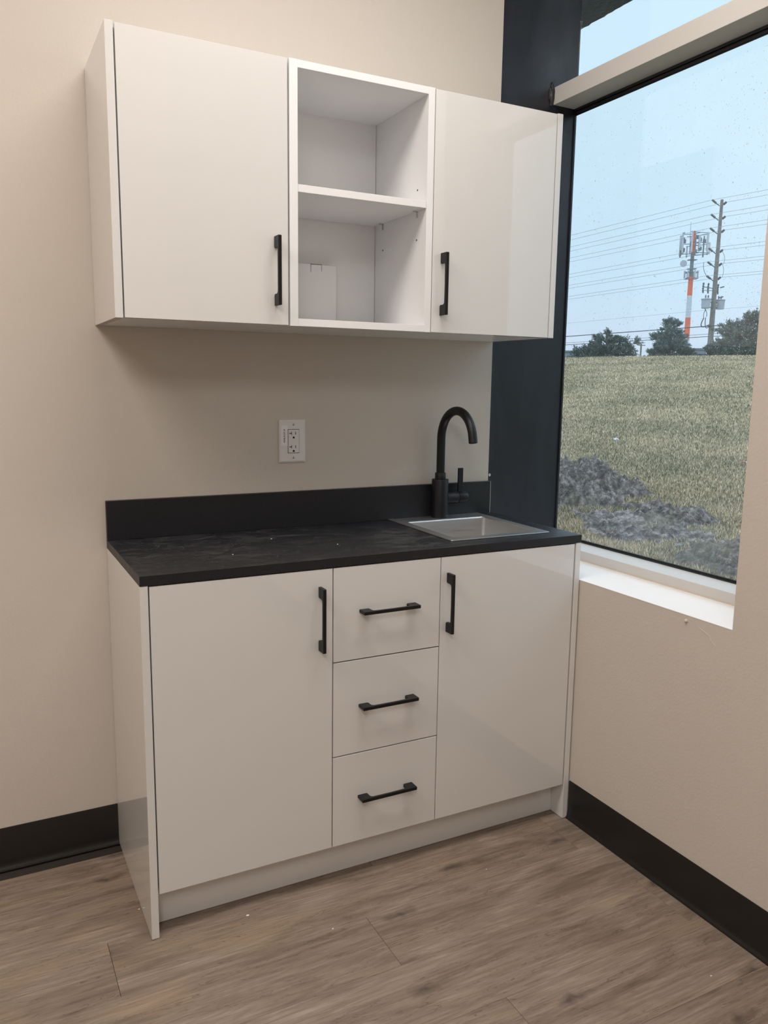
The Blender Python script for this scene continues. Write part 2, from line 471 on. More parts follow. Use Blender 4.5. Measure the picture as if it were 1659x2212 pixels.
def text_mesh(name, body, size, mat, parent, matrix, extrude=0.0001):
    cu = bpy.data.curves.new('t', 'FONT'); cu.body = body; cu.size = size; cu.extrude = extrude; cu.offset = size*0.03
    cu.align_x = 'CENTER'; cu.align_y = 'CENTER'
    to = bpy.data.objects.new('t', cu); col.objects.link(to)
    bpy.context.view_layer.update()
    me = bpy.data.meshes.new_from_object(to.evaluated_get(bpy.context.evaluated_depsgraph_get()))
    bpy.data.objects.remove(to)
    me.name = name; me.materials.clear(); me.materials.append(M[mat])
    me.transform(matrix)
    o = bpy.data.objects.new(name, me); col.objects.link(o); o.parent = parent
    return o

# ------------------------------------------------------------------ main dimensions (metres)
XW, XB, GX = 1.2913, 1.2705, 1.5815        # right wall face, back wall end, glass plane
XL, YF = -2.7, -4.7                        # far left wall and wall behind the camera
ZS, WY, HEAD = 0.7704, -1.019, 2.93        # sill height, near jamb, window head

# ------------------------------------------------------------------ room shell
floor = bx('floor', (XL-0.1, 1.58, YF-0.1, 0.12, -0.06, -0.005), 'underlay'); floor['kind'] = 'structure'
PW, PL = 0.1913, 1.302
bmp = bmesh.new(); box(bmp, -PL/2+0.0004, PL/2-0.0004, -PW/2+0.00015, PW/2-0.00015, -0.005, 0.0, 0.0005, 1)
plank_me = bpy.data.meshes.new('plank'); bmp.to_mesh(plank_me); bmp.free(); plank_me.materials.append(M['plank'])
joint = {2: -0.0985, 3: 0.5055, 4: -0.06, 5: 0.666, 6: 0.21, 1: 0.62, 0: 0.25, 7: -0.3}
k = 0
while True:
    y1 = -0.4336 + PW*2 - PW*k          # far edge of row k
    if y1 < YF: break
    y0 = y1-PW
    j = joint.get(k, (0.37*k) % PL)
    x = j - PL*math.ceil((j-XL)/PL)
    while x < XW:
        xa, xb_ = max(x, XL), min(x+PL, XW)
        ya, yb = max(y0, YF), min(y1, 0.0)
        if xb_-xa > 0.02 and yb-ya > 0.01:
            if xb_-xa > PL-0.001 and yb-ya > PW-0.001:
                me_ = plank_me
            else:
                b2 = bmesh.new(); w, h = (xb_-xa)/2, (yb-ya)/2
                box(b2, -w+0.0004, w-0.0004, -h+0.00015, h-0.00015, -0.005, 0.0, 0.0005, 1)
                me_ = bpy.data.meshes.new('plank'); b2.to_mesh(me_); b2.free(); me_.materials.append(M['plank'])
            o = bpy.data.objects.new('plank', me_); col.objects.link(o)
            o.location = ((xa+xb_)/2, (ya+yb)/2, 0); o.parent = floor
        x += PL
    k += 1

wall_back = bx('wall_back', (XL-0.1, XB, 0.0, 0.12, -0.005, CEIL), 'wall'); wall_back['kind'] = 'structure'
wall_left = bx('wall_left', (XL-0.1, XL, YF-0.1, 0.0, -0.005, CEIL), 'wall'); wall_left['kind'] = 'structure'
wall_front = bx('wall_front', (XL, 1.6, YF-0.1, YF, -0.005, CEIL), 'wall'); wall_front['kind'] = 'structure'
ceiling = bx('ceiling', (XL-0.1, 1.6, YF-0.1, 0.12, CEIL, CEIL+0.1), 'ceiling'); ceiling['kind'] = 'structure'
# right wall: below the sill, beyond the jamb and above the head, one shell; its edge at the opening a little uneven
wall_right = boxes('wall_right', [(XW, 1.60, WY, 0.0, -0.005, ZS), (XW, 1.60, YF, WY, -0.005, CEIL), (XW, 1.60, WY, 0.0, HEAD, CEIL)], 'wall')
wall_right['kind'] = 'structure'
sill = bx('daylit_sill_overlay', (XW-0.0005, 1.476, WY+0.001, -0.001, ZS-0.001, ZS+0.0012), 'sill', wall_right, 0.0006, 1)  # thin pale overlay on the drywall sill, holds the painted daylight
b = bmesh.new(); bmesh.ops.create_uvsphere(b, u_segments=16, v_segments=10, radius=0.0048, matrix=Matrix.Translation((XW-0.0015, -0.8796, 0.7555)))
finish('screw_head', b, 'wall', wall_right, True)['label'] = 'painted-over round screw head just under the sill edge'
# hairline ridge of cracked paint under the sill
b = bmesh.new()
pts = [(XW, -0.912, 0.7515), (XW, -0.932, 0.744), (XW, -0.955, 0.7365), (XW, -0.958, 0.728), (XW, -0.972, 0.717), (XW, -0.978, 0.712)]
tube(b, pts, [0.0003, 0.0009, 0.0009, 0.0007, 0.0008, 0.0003], 6)
finish('paint_crack', b, 'wall', wall_right, True)

# vinyl cove base
def cove(name, p0, p1, inward, ends):
    """profile swept along a straight run; inward = unit vector into the room"""
    prof = [(0.0, 0.0), (0.011, 0.0), (0.0112, 0.0022), (0.0065, 0.0075), (0.0038, 0.016), (0.0030, 0.024), (0.0028, 0.1205), (0.0018, 0.1240), (0.0, 0.1246)]
    b = bmesh.new(); n = Vector(inward); rings = []
    for p in (Vector(p0), Vector(p1)):
        rings.append([b.verts.new(p+n*a+Vector((0, 0, h))) for a, h in prof])
    m_ = len(prof)
    for i in range(m_-1):
        b.faces.new((rings[0][i], rings[0][i+1], rings[1][i+1], rings[1][i]))
    b.faces.new(rings[0]); b.faces.new(rings[1][::-1])
    o = finish(name, b, 'vinyl'); smooth_by_angle(o, 50); o['kind'] = 'structure'
    return o
cove('baseboard_back', (XL, -0.0002, 0.0), (-0.0008, -0.0002, 0.0), (0, -1, 0), None)
cove('baseboard_right', (XW-0.0002, YF, 0.0), (XW-0.0002, -0.4735, 0.0), (-1, 0, 0), None)
cove('baseboard_left', (XL+0.0002, YF, 0.0), (XL+0.0002, -0.011, 0.0), (1, 0, 0), None)
cove('baseboard_front', (XL+0.011, YF+0.0002, 0.0), (XW-0.011, YF+0.0002, 0.0), (0, 1, 0), None)

# black sheet-metal cladding that closes the end of the back wall against the window
b = bmesh.new()
nx, nz = 12, 60
x0, x1 = XB+0.0005, 1.5855
grid = []
for i in range(nx+1):
    for j in range(nz+1):
        x = x0+(x1-x0)*i/nx; z = -0.005+(CEIL+0.003)*j/nz
        d = 0.0
        if 0 < i < nx:
            d = 0.0035*noise.noise(Vector((x*5, 0, z*2.2)))*(1.0 if z > 1.9 else 0.35)
            d += 0.006*math.exp(-((x-1.40)**2/0.003+(z-2.36)**2/0.012))
        grid.append(b.verts.new((x, 0.0015-d, z)))
for i in range(nx):
    for j in range(nz):
        a = i*(nz+1)+j
        b.faces.new((grid[a], grid[a+nz+1], grid[a+nz+2], grid[a+1]))
geo = bmesh.ops.extrude_face_region(b, geom=list(b.faces))
for v in [g_ for g_ in geo['geom'] if isinstance(g_, bmesh.types.BMVert)]: v.co.y = 0.118
trim = finish('trim_1', b, 'cladding'); trim['kind'] = 'structure'
smooth_by_angle(trim, 50)
b = bmesh.new(); lathe(b, [(0.0015, -0.0005), (0.0052, -0.0005), (0.0052, -0.0022), (0.0028, -0.0032), (0.0022, -0.0018), (0.0004, -0.0018)], (1.2765, 0.0015, 1.0396), 'Y', 20)
finish('screw', b, 'nickel', trim, True)
b = bmesh.new()
bmesh.ops.create_icosphere(b, subdivisions=4, radius=1.0)
for v in b.verts:
    n_ = noise.noise(v.co*2.3)*0.30 + noise.noise(v.co*6)*0.18
    v.co = Vector((v.co.x*0.0105, v.co.y*0.006, v.co.z*0.036))*(1+n_)
    v.co += Vector((1.4750, -0.001, 2.303))
finish('sealant', b, 'gasket', trim, True)

# ------------------------------------------------------------------ window
win = empty('window_1', (GX, -0.5, ZS), kind='structure')
# lower rail
bx('bottom_rail', (1.4755, 1.60, WY-0.03, -0.0005, ZS+0.0002, 0.8041), 'frame', win, 0.0012)
b = bmesh.new()
yy = WY
pts = []
while yy < -0.001:
    pts.append((1.4752, yy, ZS+0.0012+0.0016*noise.noise(Vector((0, yy*18, 0))))); yy += 0.02
tube(b, [Vector(p)-win.location for p in pts], 0.0026, 8)
finish('caulk_bead', b, 'caulk', win, True)
boxes('lower_gasket', [(GX-0.013, GX-0.0035, WY-0.03, -0.001, 0.8042, 0.8085), (GX-0.009, GX-0.0035, WY-0.03, -0.001, 0.8085, 0.8135)], 'gasket', win, 0.0008)
# transom
bx('transom', (1.4822, 1.60, WY-0.03, -0.0005, 2.2743, 2.3289), 'frame', win, 0.0012)
boxes('transom_gasket', [(GX-0.013, GX-0.0035, WY-0.03, -0.001, 2.2665, 2.2742), (GX-0.0065, GX-0.0035, WY-0.03, -0.001, 2.2530, 2.2665)], 'gasket', win, 0.0008)
bx('glazing_bead', (GX-0.0100, GX-0.0036, WY-0.03, -0.001, 2.2560, 2.2640), 'cladding', win, 0.001)
bx('head_rail', (1.4822, 1.60, WY-0.03, -0.0005, 2.89, 2.93), 'frame', win, 0.0012)
bx('near_jamb', (1.4822, 1.60, WY-0.075, WY-0.031, ZS+0.0002, 2.93), 'frame', win, 0.0012)
bx('far_gasket', (GX-0.0035-0.004, GX-0.0035, -0.0042, -0.0006, 0.8136, 2.2529), 'gasket', win)
bx('glass_pane', (GX-0.003, GX+0.003, WY-0.03, -0.001, 0.8044, 2.2740), 'glass', win)
bx('transom_pane', (GX-0.003, GX+0.003, WY-0.03, -0.001, 2.3292, 2.8898), 'glass', win)
bx('dirt_haze_film', (GX+0.0032, GX+0.0034, WY-0.03, -0.001, 0.806, 2.2739), 'film', win)  # wet dirt, also a pale veil standing in for haze outdoors

# rain drops on the outside of the pane, thick towards the near end
def drops(n):
    ico = bmesh.new(); bmesh.ops.create_icosphere(ico, subdivisions=1, radius=1.0)
    V0 = np.array([v.co[:] for v in ico.verts]); F0 = np.array([[v.index for v in f.verts] for f in ico.faces]); ico.free()
    V, F = [], []
    c = 0
    while c < n:
        y = rng.uniform(WY, -0.02); z = rng.uniform(0.82, 2.24)
        t = (-y)/1.02                                   # 1 at the near end
        dens = 0.05 + 0.9*max(0, (t-0.45)/0.55)**1.6*(1 if z < 1.75 else 0.45) + 0.06
        dens *= 0.7+0.6*(noise.noise(Vector((y*4, z*4, 0)))+0.5)
        if rng.random() > dens: continue
        r = rng.uniform(0.00045, 0.0012)*(1.0 if rng.random() < 0.93 else 1.6)
        W_ = V0*np.array([0.4*r, r*rng.uniform(0.8, 1.1), r*rng.uniform(0.9, 1.5)]) + np.array([GX+0.0038, y, z])
        V.append(W_-np.array(win.location)); F.append(F0+len(V0)*c); c += 1
    o = raw_mesh('rain_drops', np.concatenate(V), np.concatenate(F), 'water', win, smooth=True)
    o['kind'] = 'stuff'
drops(8000)

# soffit of the roof outside, rough stucco with a ragged edge
ZSO = 3.06
# edge line in plan chosen parallel to the facade
XE = 2.445
b = bmesh.new()
n_ = 260
va, vb, vc, vd = [], [], [], []
for i in range(n_+1):
    y = -3.0 + 7.0*i/n_
    e_ = XE+0.006*noise.noise(Vector((y*14, 0, 3)))+0.010*max(0, noise.noise(Vector((y*30, 5, 3))))
    va.append(b.verts.new((1.605, y, ZSO))); vb.append(b.verts.new((e_, y, ZSO)))
    vc.append(b.verts.new((e_+0.01, y, ZSO+0.30))); vd.append(b.verts.new((1.605, y, ZSO+0.30)))
for i in range(n_):
    for p_, q_ in ((va, vb), (vb, vc), (vc, vd), (vd, va)):
        b.faces.new((p_[i], q_[i], q_[i+1], p_[i+1]))
b.faces.new((va[0], vd[0], vc[0], vb[0])); b.faces.new((va[-1], vb[-1], vc[-1], vd[-1]))
so = finish('soffit', b, 'stucco'); so['kind'] = 'structure'
ex = boxes('wall_outside', [(1.585, 1.60, YF, 0.0, -0.6, -0.006), (1.30, 1.594, 0.1205, 6.0, -0.6, 3.9), (1.585, 1.60, YF, 0.12, 3.101, 3.9)], 'stucco')
ex['kind'] = 'structure'
ex.name = 'wall_exterior'

# ------------------------------------------------------------------ ceiling lights
for i, (lx, ly, sx, sy, pw, lc) in enumerate(LIGHTS):
    t = empty('ceiling_light', (lx, ly, CEIL), ['flat white ceiling panel light nearest the wall cabinets', 'flat white ceiling panel light at the left of the room', 'flat white ceiling panel light towards the rear of the room'][i], 'light', 'ceiling panel lights')
    boxes('frame', [(lx-sx/2-0.02, lx-sx/2, ly-sy/2-0.02, ly+sy/2+0.02, CEIL-0.035, CEIL-0.001), (lx+sx/2, lx+sx/2+0.02, ly-sy/2-0.02, ly+sy/2+0.02, CEIL-0.035, CEIL-0.001),
                    (lx-sx/2, lx+sx/2, ly-sy/2-0.02, ly-sy/2, CEIL-0.035, CEIL-0.001), (lx-sx/2, lx+sx/2, ly+sy/2, ly+sy/2+0.02, CEIL-0.035, CEIL-0.001)], 'frame', t)
    bx('diffuser', (lx-sx/2, lx+sx/2, ly-sy/2, ly+sy/2, CEIL-0.020, CEIL-0.012), 'diffuser', t)
    ld = bpy.data.lights.new('panel_lamp', 'AREA'); ld.shape = 'RECTANGLE'; ld.size = sx; ld.size_y = sy; ld.energy = pw; ld.color = lc
    lo = bpy.data.objects.new('panel_lamp', ld); col.objects.link(lo); lo.parent = t; lo.location = (0, 0, -0.022)

# ------------------------------------------------------------------ handles
def handle_mesh():
    L, D_, w, bt, ft, rr = 0.167, 0.032, 0.0085, 0.0078, 0.028, 0.006
    prof = [(-L/2, 0), (-L/2+ft-0.003, 0), (-L/2+ft, 0.003)]
    cx_, cy_ = -L/2+ft+rr, D_-bt-rr
    for k_ in range(6):
        a = PI - k_*(PI/2)/5
        prof.append((cx_+rr*math.cos(a), cy_+rr*math.sin(a)))
    prof = prof + [(0.0, D_-bt+0.0008)] + [(-x_, y_) for x_, y_ in prof[::-1]]
    prof += [(L/2, D_-0.0012), (L/2-0.0012, D_), (-L/2+0.0012, D_), (-L/2, D_-0.0012)]
    b = bmesh.new()
    A = [b.verts.new((x_, -y_, -w/2)) for x_, y_ in prof]; B = [b.verts.new((x_, -y_, w/2)) for x_, y_ in prof]
    n = len(prof)
    fa = b.faces.new(A); fb = b.faces.new(B[::-1])
    for i_ in range(n): b.faces.new((A[i_], B[i_], B[(i_+1) % n], A[(i_+1) % n]))
    bmesh.ops.bevel(b, geom=[e_ for e_ in list(fa.edges)+list(fb.edges)], offset=0.0006, segments=2, affect='EDGES')
    bmesh.ops.recalc_face_normals(b, faces=b.faces)
    me = bpy.data.meshes.new('handle'); b.to_mesh(me); b.free(); me.materials.append(M['black_metal'])
    return me
HME = handle_mesh()
def handle(x, y, z, vertical, parent):
    o = bpy.data.objects.new('handle', HME); col.objects.link(o); o.parent = parent
    o.location = Vector((x, y, z))-parent_world(parent)
    if vertical: o.rotation_euler = (0, PI/2, 0)
    o['label'] = 'matte black bar handle'
    return o

# ------------------------------------------------------------------ base units
D = 0.4721
ZC, ZT = 0.8869, 0.91
def carcass(name, x0, x1, parent, top=True):
    t_ = 0.016; yb, yf = -0.002, -D+0.0215
    l = [(x0, x0+t_, yf, yb, 0.118, ZC-0.001), (x1-t_, x1, yf, yb, 0.118, ZC-0.001), (x0+t_, x1-t_, yf, yb, 0.118, 0.134), (x0+t_, x1-t_, yb-0.006, yb, 0.134, ZC-0.001),
         (x0+t_, x1-t_, yf, yf+0.06, ZC-0.017, ZC-0.001)]
    return boxes('body', l, 'carcass', parent)
def front(name, x0, x1, z0, z1, parent, y=-D+0.0005, th=0.018):
    return bx(name, (x0, x1, y, y+th, z0, z1), 'laminate', parent, 0.0007)

bc = empty('base_cabinet', (0.24, -0.24, 0), 'glossy white base cabinet with one door under the left end of the black worktop', 'cabinet')
bx('end_panel', (0.0, 0.0182, -D, -0.0015, 0.0012, ZC-0.0005), 'laminate', bc, 0.0008)
carcass('body', 0.0186, 0.4780, bc)
d_ = front('door', 0.0215, 0.4766, 0.1162, 0.8838, bc)
handle(0.4420, -D+0.0003, 0.7565, True, d_)

du = empty('drawer_unit', (0.638, -0.24, 0), 'white three-drawer base unit between the two base cabinets', 'cabinet')
carcass('body', 0.4786, 0.7976, du)
for z0, z1, zh in ((0.6340, 0.8838, 0.7635), (0.3730, 0.6306, 0.5045), (0.1162, 0.3696, 0.2455)):
    d_ = front('drawer', 0.4798, 0.7968, z0, z1, du)
    handle(0.6362, -D+0.0003, zh, False, d_)

sc_ = empty('sink_cabinet', (1.03, -0.24, 0), 'white one-door base cabinet under the sink at the right wall', 'cabinet')
bx('end_panel', (1.2685, 1.2867, -D, -0.0015, 0.0012, ZC-0.0005), 'laminate', sc_, 0.0008)
carcass('body', 0.7982, 1.2680, sc_)
d_ = front('door', 0.7996, 1.2630, 0.1162, 0.8838, sc_)
handle(0.8215, -D+0.0003, 0.756, True, d_)

tk = bx('toe_kick', (0.0186, 1.2680, -0.4145, -0.3985, 0.0012, 0.1168), 'laminate', None, 0.0006)
setp(tk, 'long recessed white plinth board under the base cabinets', 'plinth')

# worktop with a cut-out for the sink
SX0, SX1, SY0, SY1 = 0.8706, 1.2200, -0.4070, -0.0150
hx0, hx1, hy0, hy1 = SX0+0.012, SX1-0.012, SY0+0.012, SY1-0.028
b = bmesh.new()
xs = [0.0, hx0, hx1, 1.2870]; ys = [-D-0.0006, hy0, hy1, -0.0008]
for top in (0,):
    V = {}
    for zi, z in enumerate((ZC, ZT)):
        for i in range(4):
            for j in range(4): V[i, j, zi] = b.verts.new((xs[i], ys[j], z))
    for i in range(3):
        for j in range(3):
            if (i, j) == (1, 1): continue
            b.faces.new((V[i, j, 0], V[i, j+1, 0], V[i+1, j+1, 0], V[i+1, j, 0]))
            b.faces.new((V[i, j, 1], V[i+1, j, 1], V[i+1, j+1, 1], V[i, j+1, 1]))
    for i in range(3):
        for j in (0, 3): b.faces.new((V[i, j, 0], V[i+1, j, 0], V[i+1, j, 1], V[i, j, 1]))
        for j in (0, 3): b.faces.new((V[j, i, 0], V[j, i+1, 0], V[j, i+1, 1], V[j, i, 1]))
    for (a0, a1) in (((1, 1), (2, 1)), ((2, 1), (2, 2)), ((2, 2), (1, 2)), ((1, 2), (1, 1))):
        b.faces.new((V[a0[0], a0[1], 0], V[a1[0], a1[1], 0], V[a1[0], a1[1], 1], V[a0[0], a0[1], 1]))
outer = [e_ for e_ in b.edges if len(e_.link_faces) == 2 and abs(e_.calc_face_angle(0)) > 1 and all(not (hx0-0.001 < v.co.x < hx1+0.001 and hy0-0.001 < v.co.y < hy1+0.001) for v in e_.verts)]
bmesh.ops.bevel(b, geom=outer, offset=0.0007, segments=1, affect='EDGES')
wk = finish('worktop', b, 'worktop'); setp(wk, 'black laminate worktop with dusty smudges over the white base cabinets', 'worktop')

bs_ = empty('backsplash', (0.63, -0.01, ZT), 'low black laminate upstand along the wall behind the worktop', 'backsplash')
bx('strip', (0.0, 1.2690, -0.0187, -0.0008, ZT+0.0003, 1.0200), 'splash', bs_, 0.0007, 1)
bx('lit_end_edge', (1.2691, 1.2699, -0.0185, -0.0008, ZT+0.0003, 1.0198), 'edge', bs_)  # pale strip paints the light on the raw end of the upstand

# ------------------------------------------------------------------ sink
sk = empty('sink', ((SX0+SX1)/2, (SY0+SY1)/2, ZT), 'square stainless steel drop-in sink at the right end of the worktop', 'sink')
def rrect(x0, x1, y0, y1, r, z, n=6):
    pts = []
    for cx_, cy_, a0 in ((x1-r, y1-r, 0), (x0+r, y1-r, PI/2), (x0+r, y0+r, PI), (x1-r, y0+r, 1.5*PI)):
        for k_ in range(n+1):
            a = a0+PI/2*k_/n; pts.append((cx_+r*math.cos(a), cy_+r*math.sin(a), z))
    return pts
ix0, ix1, iy0, iy1 = 0.9035, 1.1955, -0.3690, -0.0915
loops = [rrect(SX0, SX1, SY0, SY1, 0.006, ZT+0.0004), rrect(SX0+0.0008, SX1-0.0008, SY0+0.0008, SY1-0.0008, 0.006, ZT+0.0026),
         rrect(ix0-0.003, ix1+0.003, iy0-0.003, iy1+0.003, 0.012, ZT+0.0020), rrect(ix0, ix1, iy0, iy1, 0.012, ZT-0.001),
         rrect(ix0+0.002, ix1-0.002, iy0+0.002, iy1-0.002, 0.012, ZT-0.13), rrect(ix0+0.006, ix1-0.006, iy0+0.006, iy1-0.006, 0.014, ZT-0.142),
         rrect(ix0+0.018, ix1-0.018, iy0+0.018, iy1-0.018, 0.014, ZT-0.147)]
b = bmesh.new(); O_ = sk.location
R = [[b.verts.new(Vector(p)-O_) for p in l] for l in loops]
n = len(R[0])
for i in range(len(R)-1):
    for k_ in range(n): b.faces.new((R[i][k_], R[i][(k_+1) % n], R[i+1][(k_+1) % n], R[i+1][k_]))
b.faces.new(R[-1])
bowl = finish('bowl', b, 'steel', sk)
md = bowl.modifiers.new('th', 'SOLIDIFY'); md.thickness = 0.001; md.offset = 1
for p in bowl.data.polygons: p.use_smooth = False
smooth_by_angle(bowl, 35)
b = bmesh.new(); lathe(b, [(0.0001, 0.0), (0.043, 0.0), (0.043, 0.0012), (0.038, 0.0022), (0.034, 0.0008), (0.0001, 0.0004)], (0, -0.02, -0.1469), 'Z', 32)
finish('drain', b, 'steel', sk, True)

# ------------------------------------------------------------------ faucet
FX, FY = 1.0495, -0.0450
fz = ZT+0.0026
fa_ = empty('faucet', (FX, FY, fz), 'matte black gooseneck faucet standing on the sink deck', 'faucet')
b = bmesh.new(); lathe(b, [(0.0265, 0.0), (0.0277, 0.0012), (0.0277, 0.1255), (0.0268, 0.1275), (0.0005, 0.1278)], (0, 0, 0), 'Z', 48)
smooth_by_angle(finish('body', b, 'faucet', fa_), 35)
b = bmesh.new(); lathe(b, [(0.0170, 0.1275), (0.0178, 0.1282), (0.0178, 0.1475), (0.0172, 0.1485), (0.0005, 0.1486)], (0, 0, 0), 'Z', 40)
smooth_by_angle(finish('collar', b, 'faucet', fa_), 35)
zc_, Rg = 1.1735-fz, 0.0925
pts = [(0, 0, 0.1480), (0, 0, 0.19), (0, 0, 0.23)]
for k_ in range(0, 34):
    a = math.radians(168)*k_/33
    pts.append((0, -Rg*(1-math.cos(a)), zc_+Rg*math.sin(a)))
a = math.radians(168)
ex_ = Vector((0, -Rg*(1-math.cos(a)), zc_+Rg*math.sin(a))); tv = Vector((0, -math.sin(a), math.cos(a)))
pts += [ex_+tv*0.010, ex_+tv*0.022]
b = bmesh.new(); tube(b, pts, 0.0137, 32, caps=True)
smooth_by_angle(finish('spout', b, 'faucet', fa_), 50)
b = bmesh.new(); p1 = ex_+tv*0.0222
tube(b, [p1, p1+tv*0.0008], 0.0105, 24); finish('aerator', b, 'slot', fa_)
hz = 0.9755-fz
b = bmesh.new(); lathe(b, [(0.0192, 0.0220), (0.0192, 0.0655), (0.0180, 0.0668), (0.0005, 0.0668)], (0, 0, hz), 'X', 40)
smooth_by_angle(finish('valve_stub', b, 'faucet', fa_), 35)
b = bmesh.new(); lathe(b, [(0.0005, 0.0680), (0.0185, 0.0680), (0.0192, 0.0690), (0.0192, 0.0930), (0.0186, 0.0990), (0.0160, 0.1045), (0.0105, 0.1075), (0.0005, 0.1083)], (0, 0, hz), 'X', 40)
hc = smooth_by_angle(finish('handle_hub', b, 'faucet', fa_), 35)
b = bmesh.new()
box(b, 0.0660+0.003, 0.0660+0.0212, -0.0035, 0.0035, hz+0.0165, hz+0.0985, 0.0012, 2)
finish('lever', b, 'faucet', fa_)
ang = math.radians(-62)
b_m = Matrix.Translation((0.0279*math.cos(ang), 0.0279*math.sin(ang), 0.0075)) @ Matrix.Rotation(PI/2+ang, 4, 'Z') @ Matrix.Rotation(PI/2, 4, 'X')
lt = text_mesh('maker_mark', 'MOEN', 0.0046, 'grey_print', fa_, b_m)

# ------------------------------------------------------------------ wall units
UZ0, UZ1, UD = 1.4904, 2.1260, 0.3222
def upper_carcass(x0, x1, parent):
    t_ = 0.016; yb, yf = -0.0015, -UD+0.0205
    l = [(x0, x0+t_, yf, yb, UZ0+0.0008, UZ1-0.002), (x1-t_, x1, yf, yb, UZ0+0.0008, UZ1-0.002), (x0+t_, x1-t_, yf, yb, UZ0+0.0008, UZ0+0.0168),
         (x0+t_, x1-t_, yf, yb, UZ1-0.018, UZ1-0.002), (x0+t_, x1-t_, yb-0.006, yb, UZ0+0.0168, UZ1-0.018)]
    return boxes('body', l, 'carcass', parent)
w1 = empty('wall_cabinet', (0.21, -0.16, UZ0), 'wide-door white wall cabinet at the left of the open shelf unit', 'cabinet')
bx('end_panel', (-0.0059, 0.0123, -UD, -0.0012, UZ0, UZ1), 'laminate', w1, 0.0008)
upper_carcass(0.0127, 0.4205, w1)
d_ = bx('door', (0.0158, 0.4180, -UD+0.0005, -UD+0.0185, UZ0+0.0012, UZ1-0.0022), 'laminate', w1, 0.0007)
handle(0.3850, -UD+0.0003, 1.6217, True, d_)

w2 = empty('open_wall_cabinet', (0.63, -0.16, UZ0), 'open white wall unit with one shelf between the two doored wall cabinets', 'cabinet')
m0, m1, i0, i1, uf = 0.4231, 0.8367, 0.4452, 0.8168, -0.3205
bx('side_panel', (m0, i0, uf, -0.0012, UZ0, UZ1), 'carcass', w2, 0.0006)
bx('side_panel', (i1, m1, uf, -0.0012, UZ0, UZ1), 'carcass', w2, 0.0006)
bx('top_panel', (i0, i1, uf, -0.0012, 2.1075, UZ1-0.0004), 'carcass', w2, 0.0005)
bx('bottom_panel', (i0, i1, uf, -0.0012, UZ0+0.0004, 1.5095), 'carcass', w2, 0.0005)
bx('back_panel', (i0, i1-0.0012, -0.0111, -0.0015, 1.5096, 2.1074), 'carcass', w2)
bx('shelf', (i0+0.0006, i1-0.0006, uf+0.002, -0.0125, 1.8190, 1.8371), 'carcass', w2, 0.0005)
for px_ in (i0, i1):
    sgn = 1 if px_ == i0 else -1
    for py_ in (-0.0614, -0.2685):
        b = bmesh.new(); o_ = w2.location
        x_a, x_b = (px_, px_+0.0012) if sgn > 0 else (px_-0.0012, px_)
        box(b, x_a-o_.x, x_b-o_.x, py_-0.0045-o_.y, py_+0.0045-o_.y, 1.8015-o_.z, 1.8188-o_.z, 0.0004, 1)
        x_c, x_d = (px_, px_+0.013) if sgn > 0 else (px_-0.013, px_)
        b2 = bmesh.new(); box(b2, x_c-o_.x, x_d-o_.x, py_-0.004-o_.y, py_+0.004-o_.y, 1.8172-o_.z, 1.8188-o_.z, 0.0004, 1)
        me = bpy.data.meshes.new('t'); b2.to_mesh(me); b2.free(); b.from_mesh(me)
        finish('shelf_pin', b, 'nickel', w2)
for py_, pz_ in ((-0.2688, 1.8747), (-0.2689, 1.7425), (-0.0637, 1.7426)):
    b = bmesh.new(); lathe(b, [(0.0001, -0.0004), (0.0026, -0.0004), (0.0026, 0.001), (0.0001, 0.001)], Vector((i1, py_, pz_))-w2.location, 'X', 14)
    finish('pin_hole', b, 'slot', w2)

w3 = empty('wall_cabinet', (1.05, -0.16, UZ0), 'one-door white wall cabinet at the right, beside the black column', 'cabinet')
bx('end_panel', (1.2490, 1.2672, -UD, -0.0012, UZ0, UZ1), 'laminate', w3, 0.0008)
upper_carcass(0.8375, 1.2486, w3)
d_ = bx('door', (0.8388, 1.2458, -UD+0.0005, -UD+0.0185, UZ0+0.0006, UZ1-0.0022), 'laminate', w3, 0.0007)
handle(0.8680, -UD+0.0003, 1.6212, True, d_)

# white carton standing in the open unit
cb = empty('carton', (0.61, -0.03, 1.5096), 'small white cardboard carton with a tuck flap in the open wall unit', 'box')
o_ = cb.location
b = bmesh.new(); box(b, 0.5350-o_.x, 0.6725-o_.x, -0.047-o_.y, -0.0116-o_.y, 0.0003, 0.1785, 0.0008, 1)
finish('body', b, 'card', cb)
for xx, hh_ in ((0.5905, 0.022), (0.6240, 0.018)):
    bx('flap_slit', (xx, xx+0.0010, -0.0473, -0.0468, 1.5096+0.178-hh_, 1.5096+0.1784), 'slot', cb)
bx('flap', (0.5915, 0.6240, -0.0471, -0.0130, 1.5096+0.1786, 1.5096+0.1794), 'card', cb)
bx('flap_gap', (0.5905, 0.6250, -0.0476, -0.0468, 1.5096+0.1778, 1.5096+0.1792), 'slot', cb)

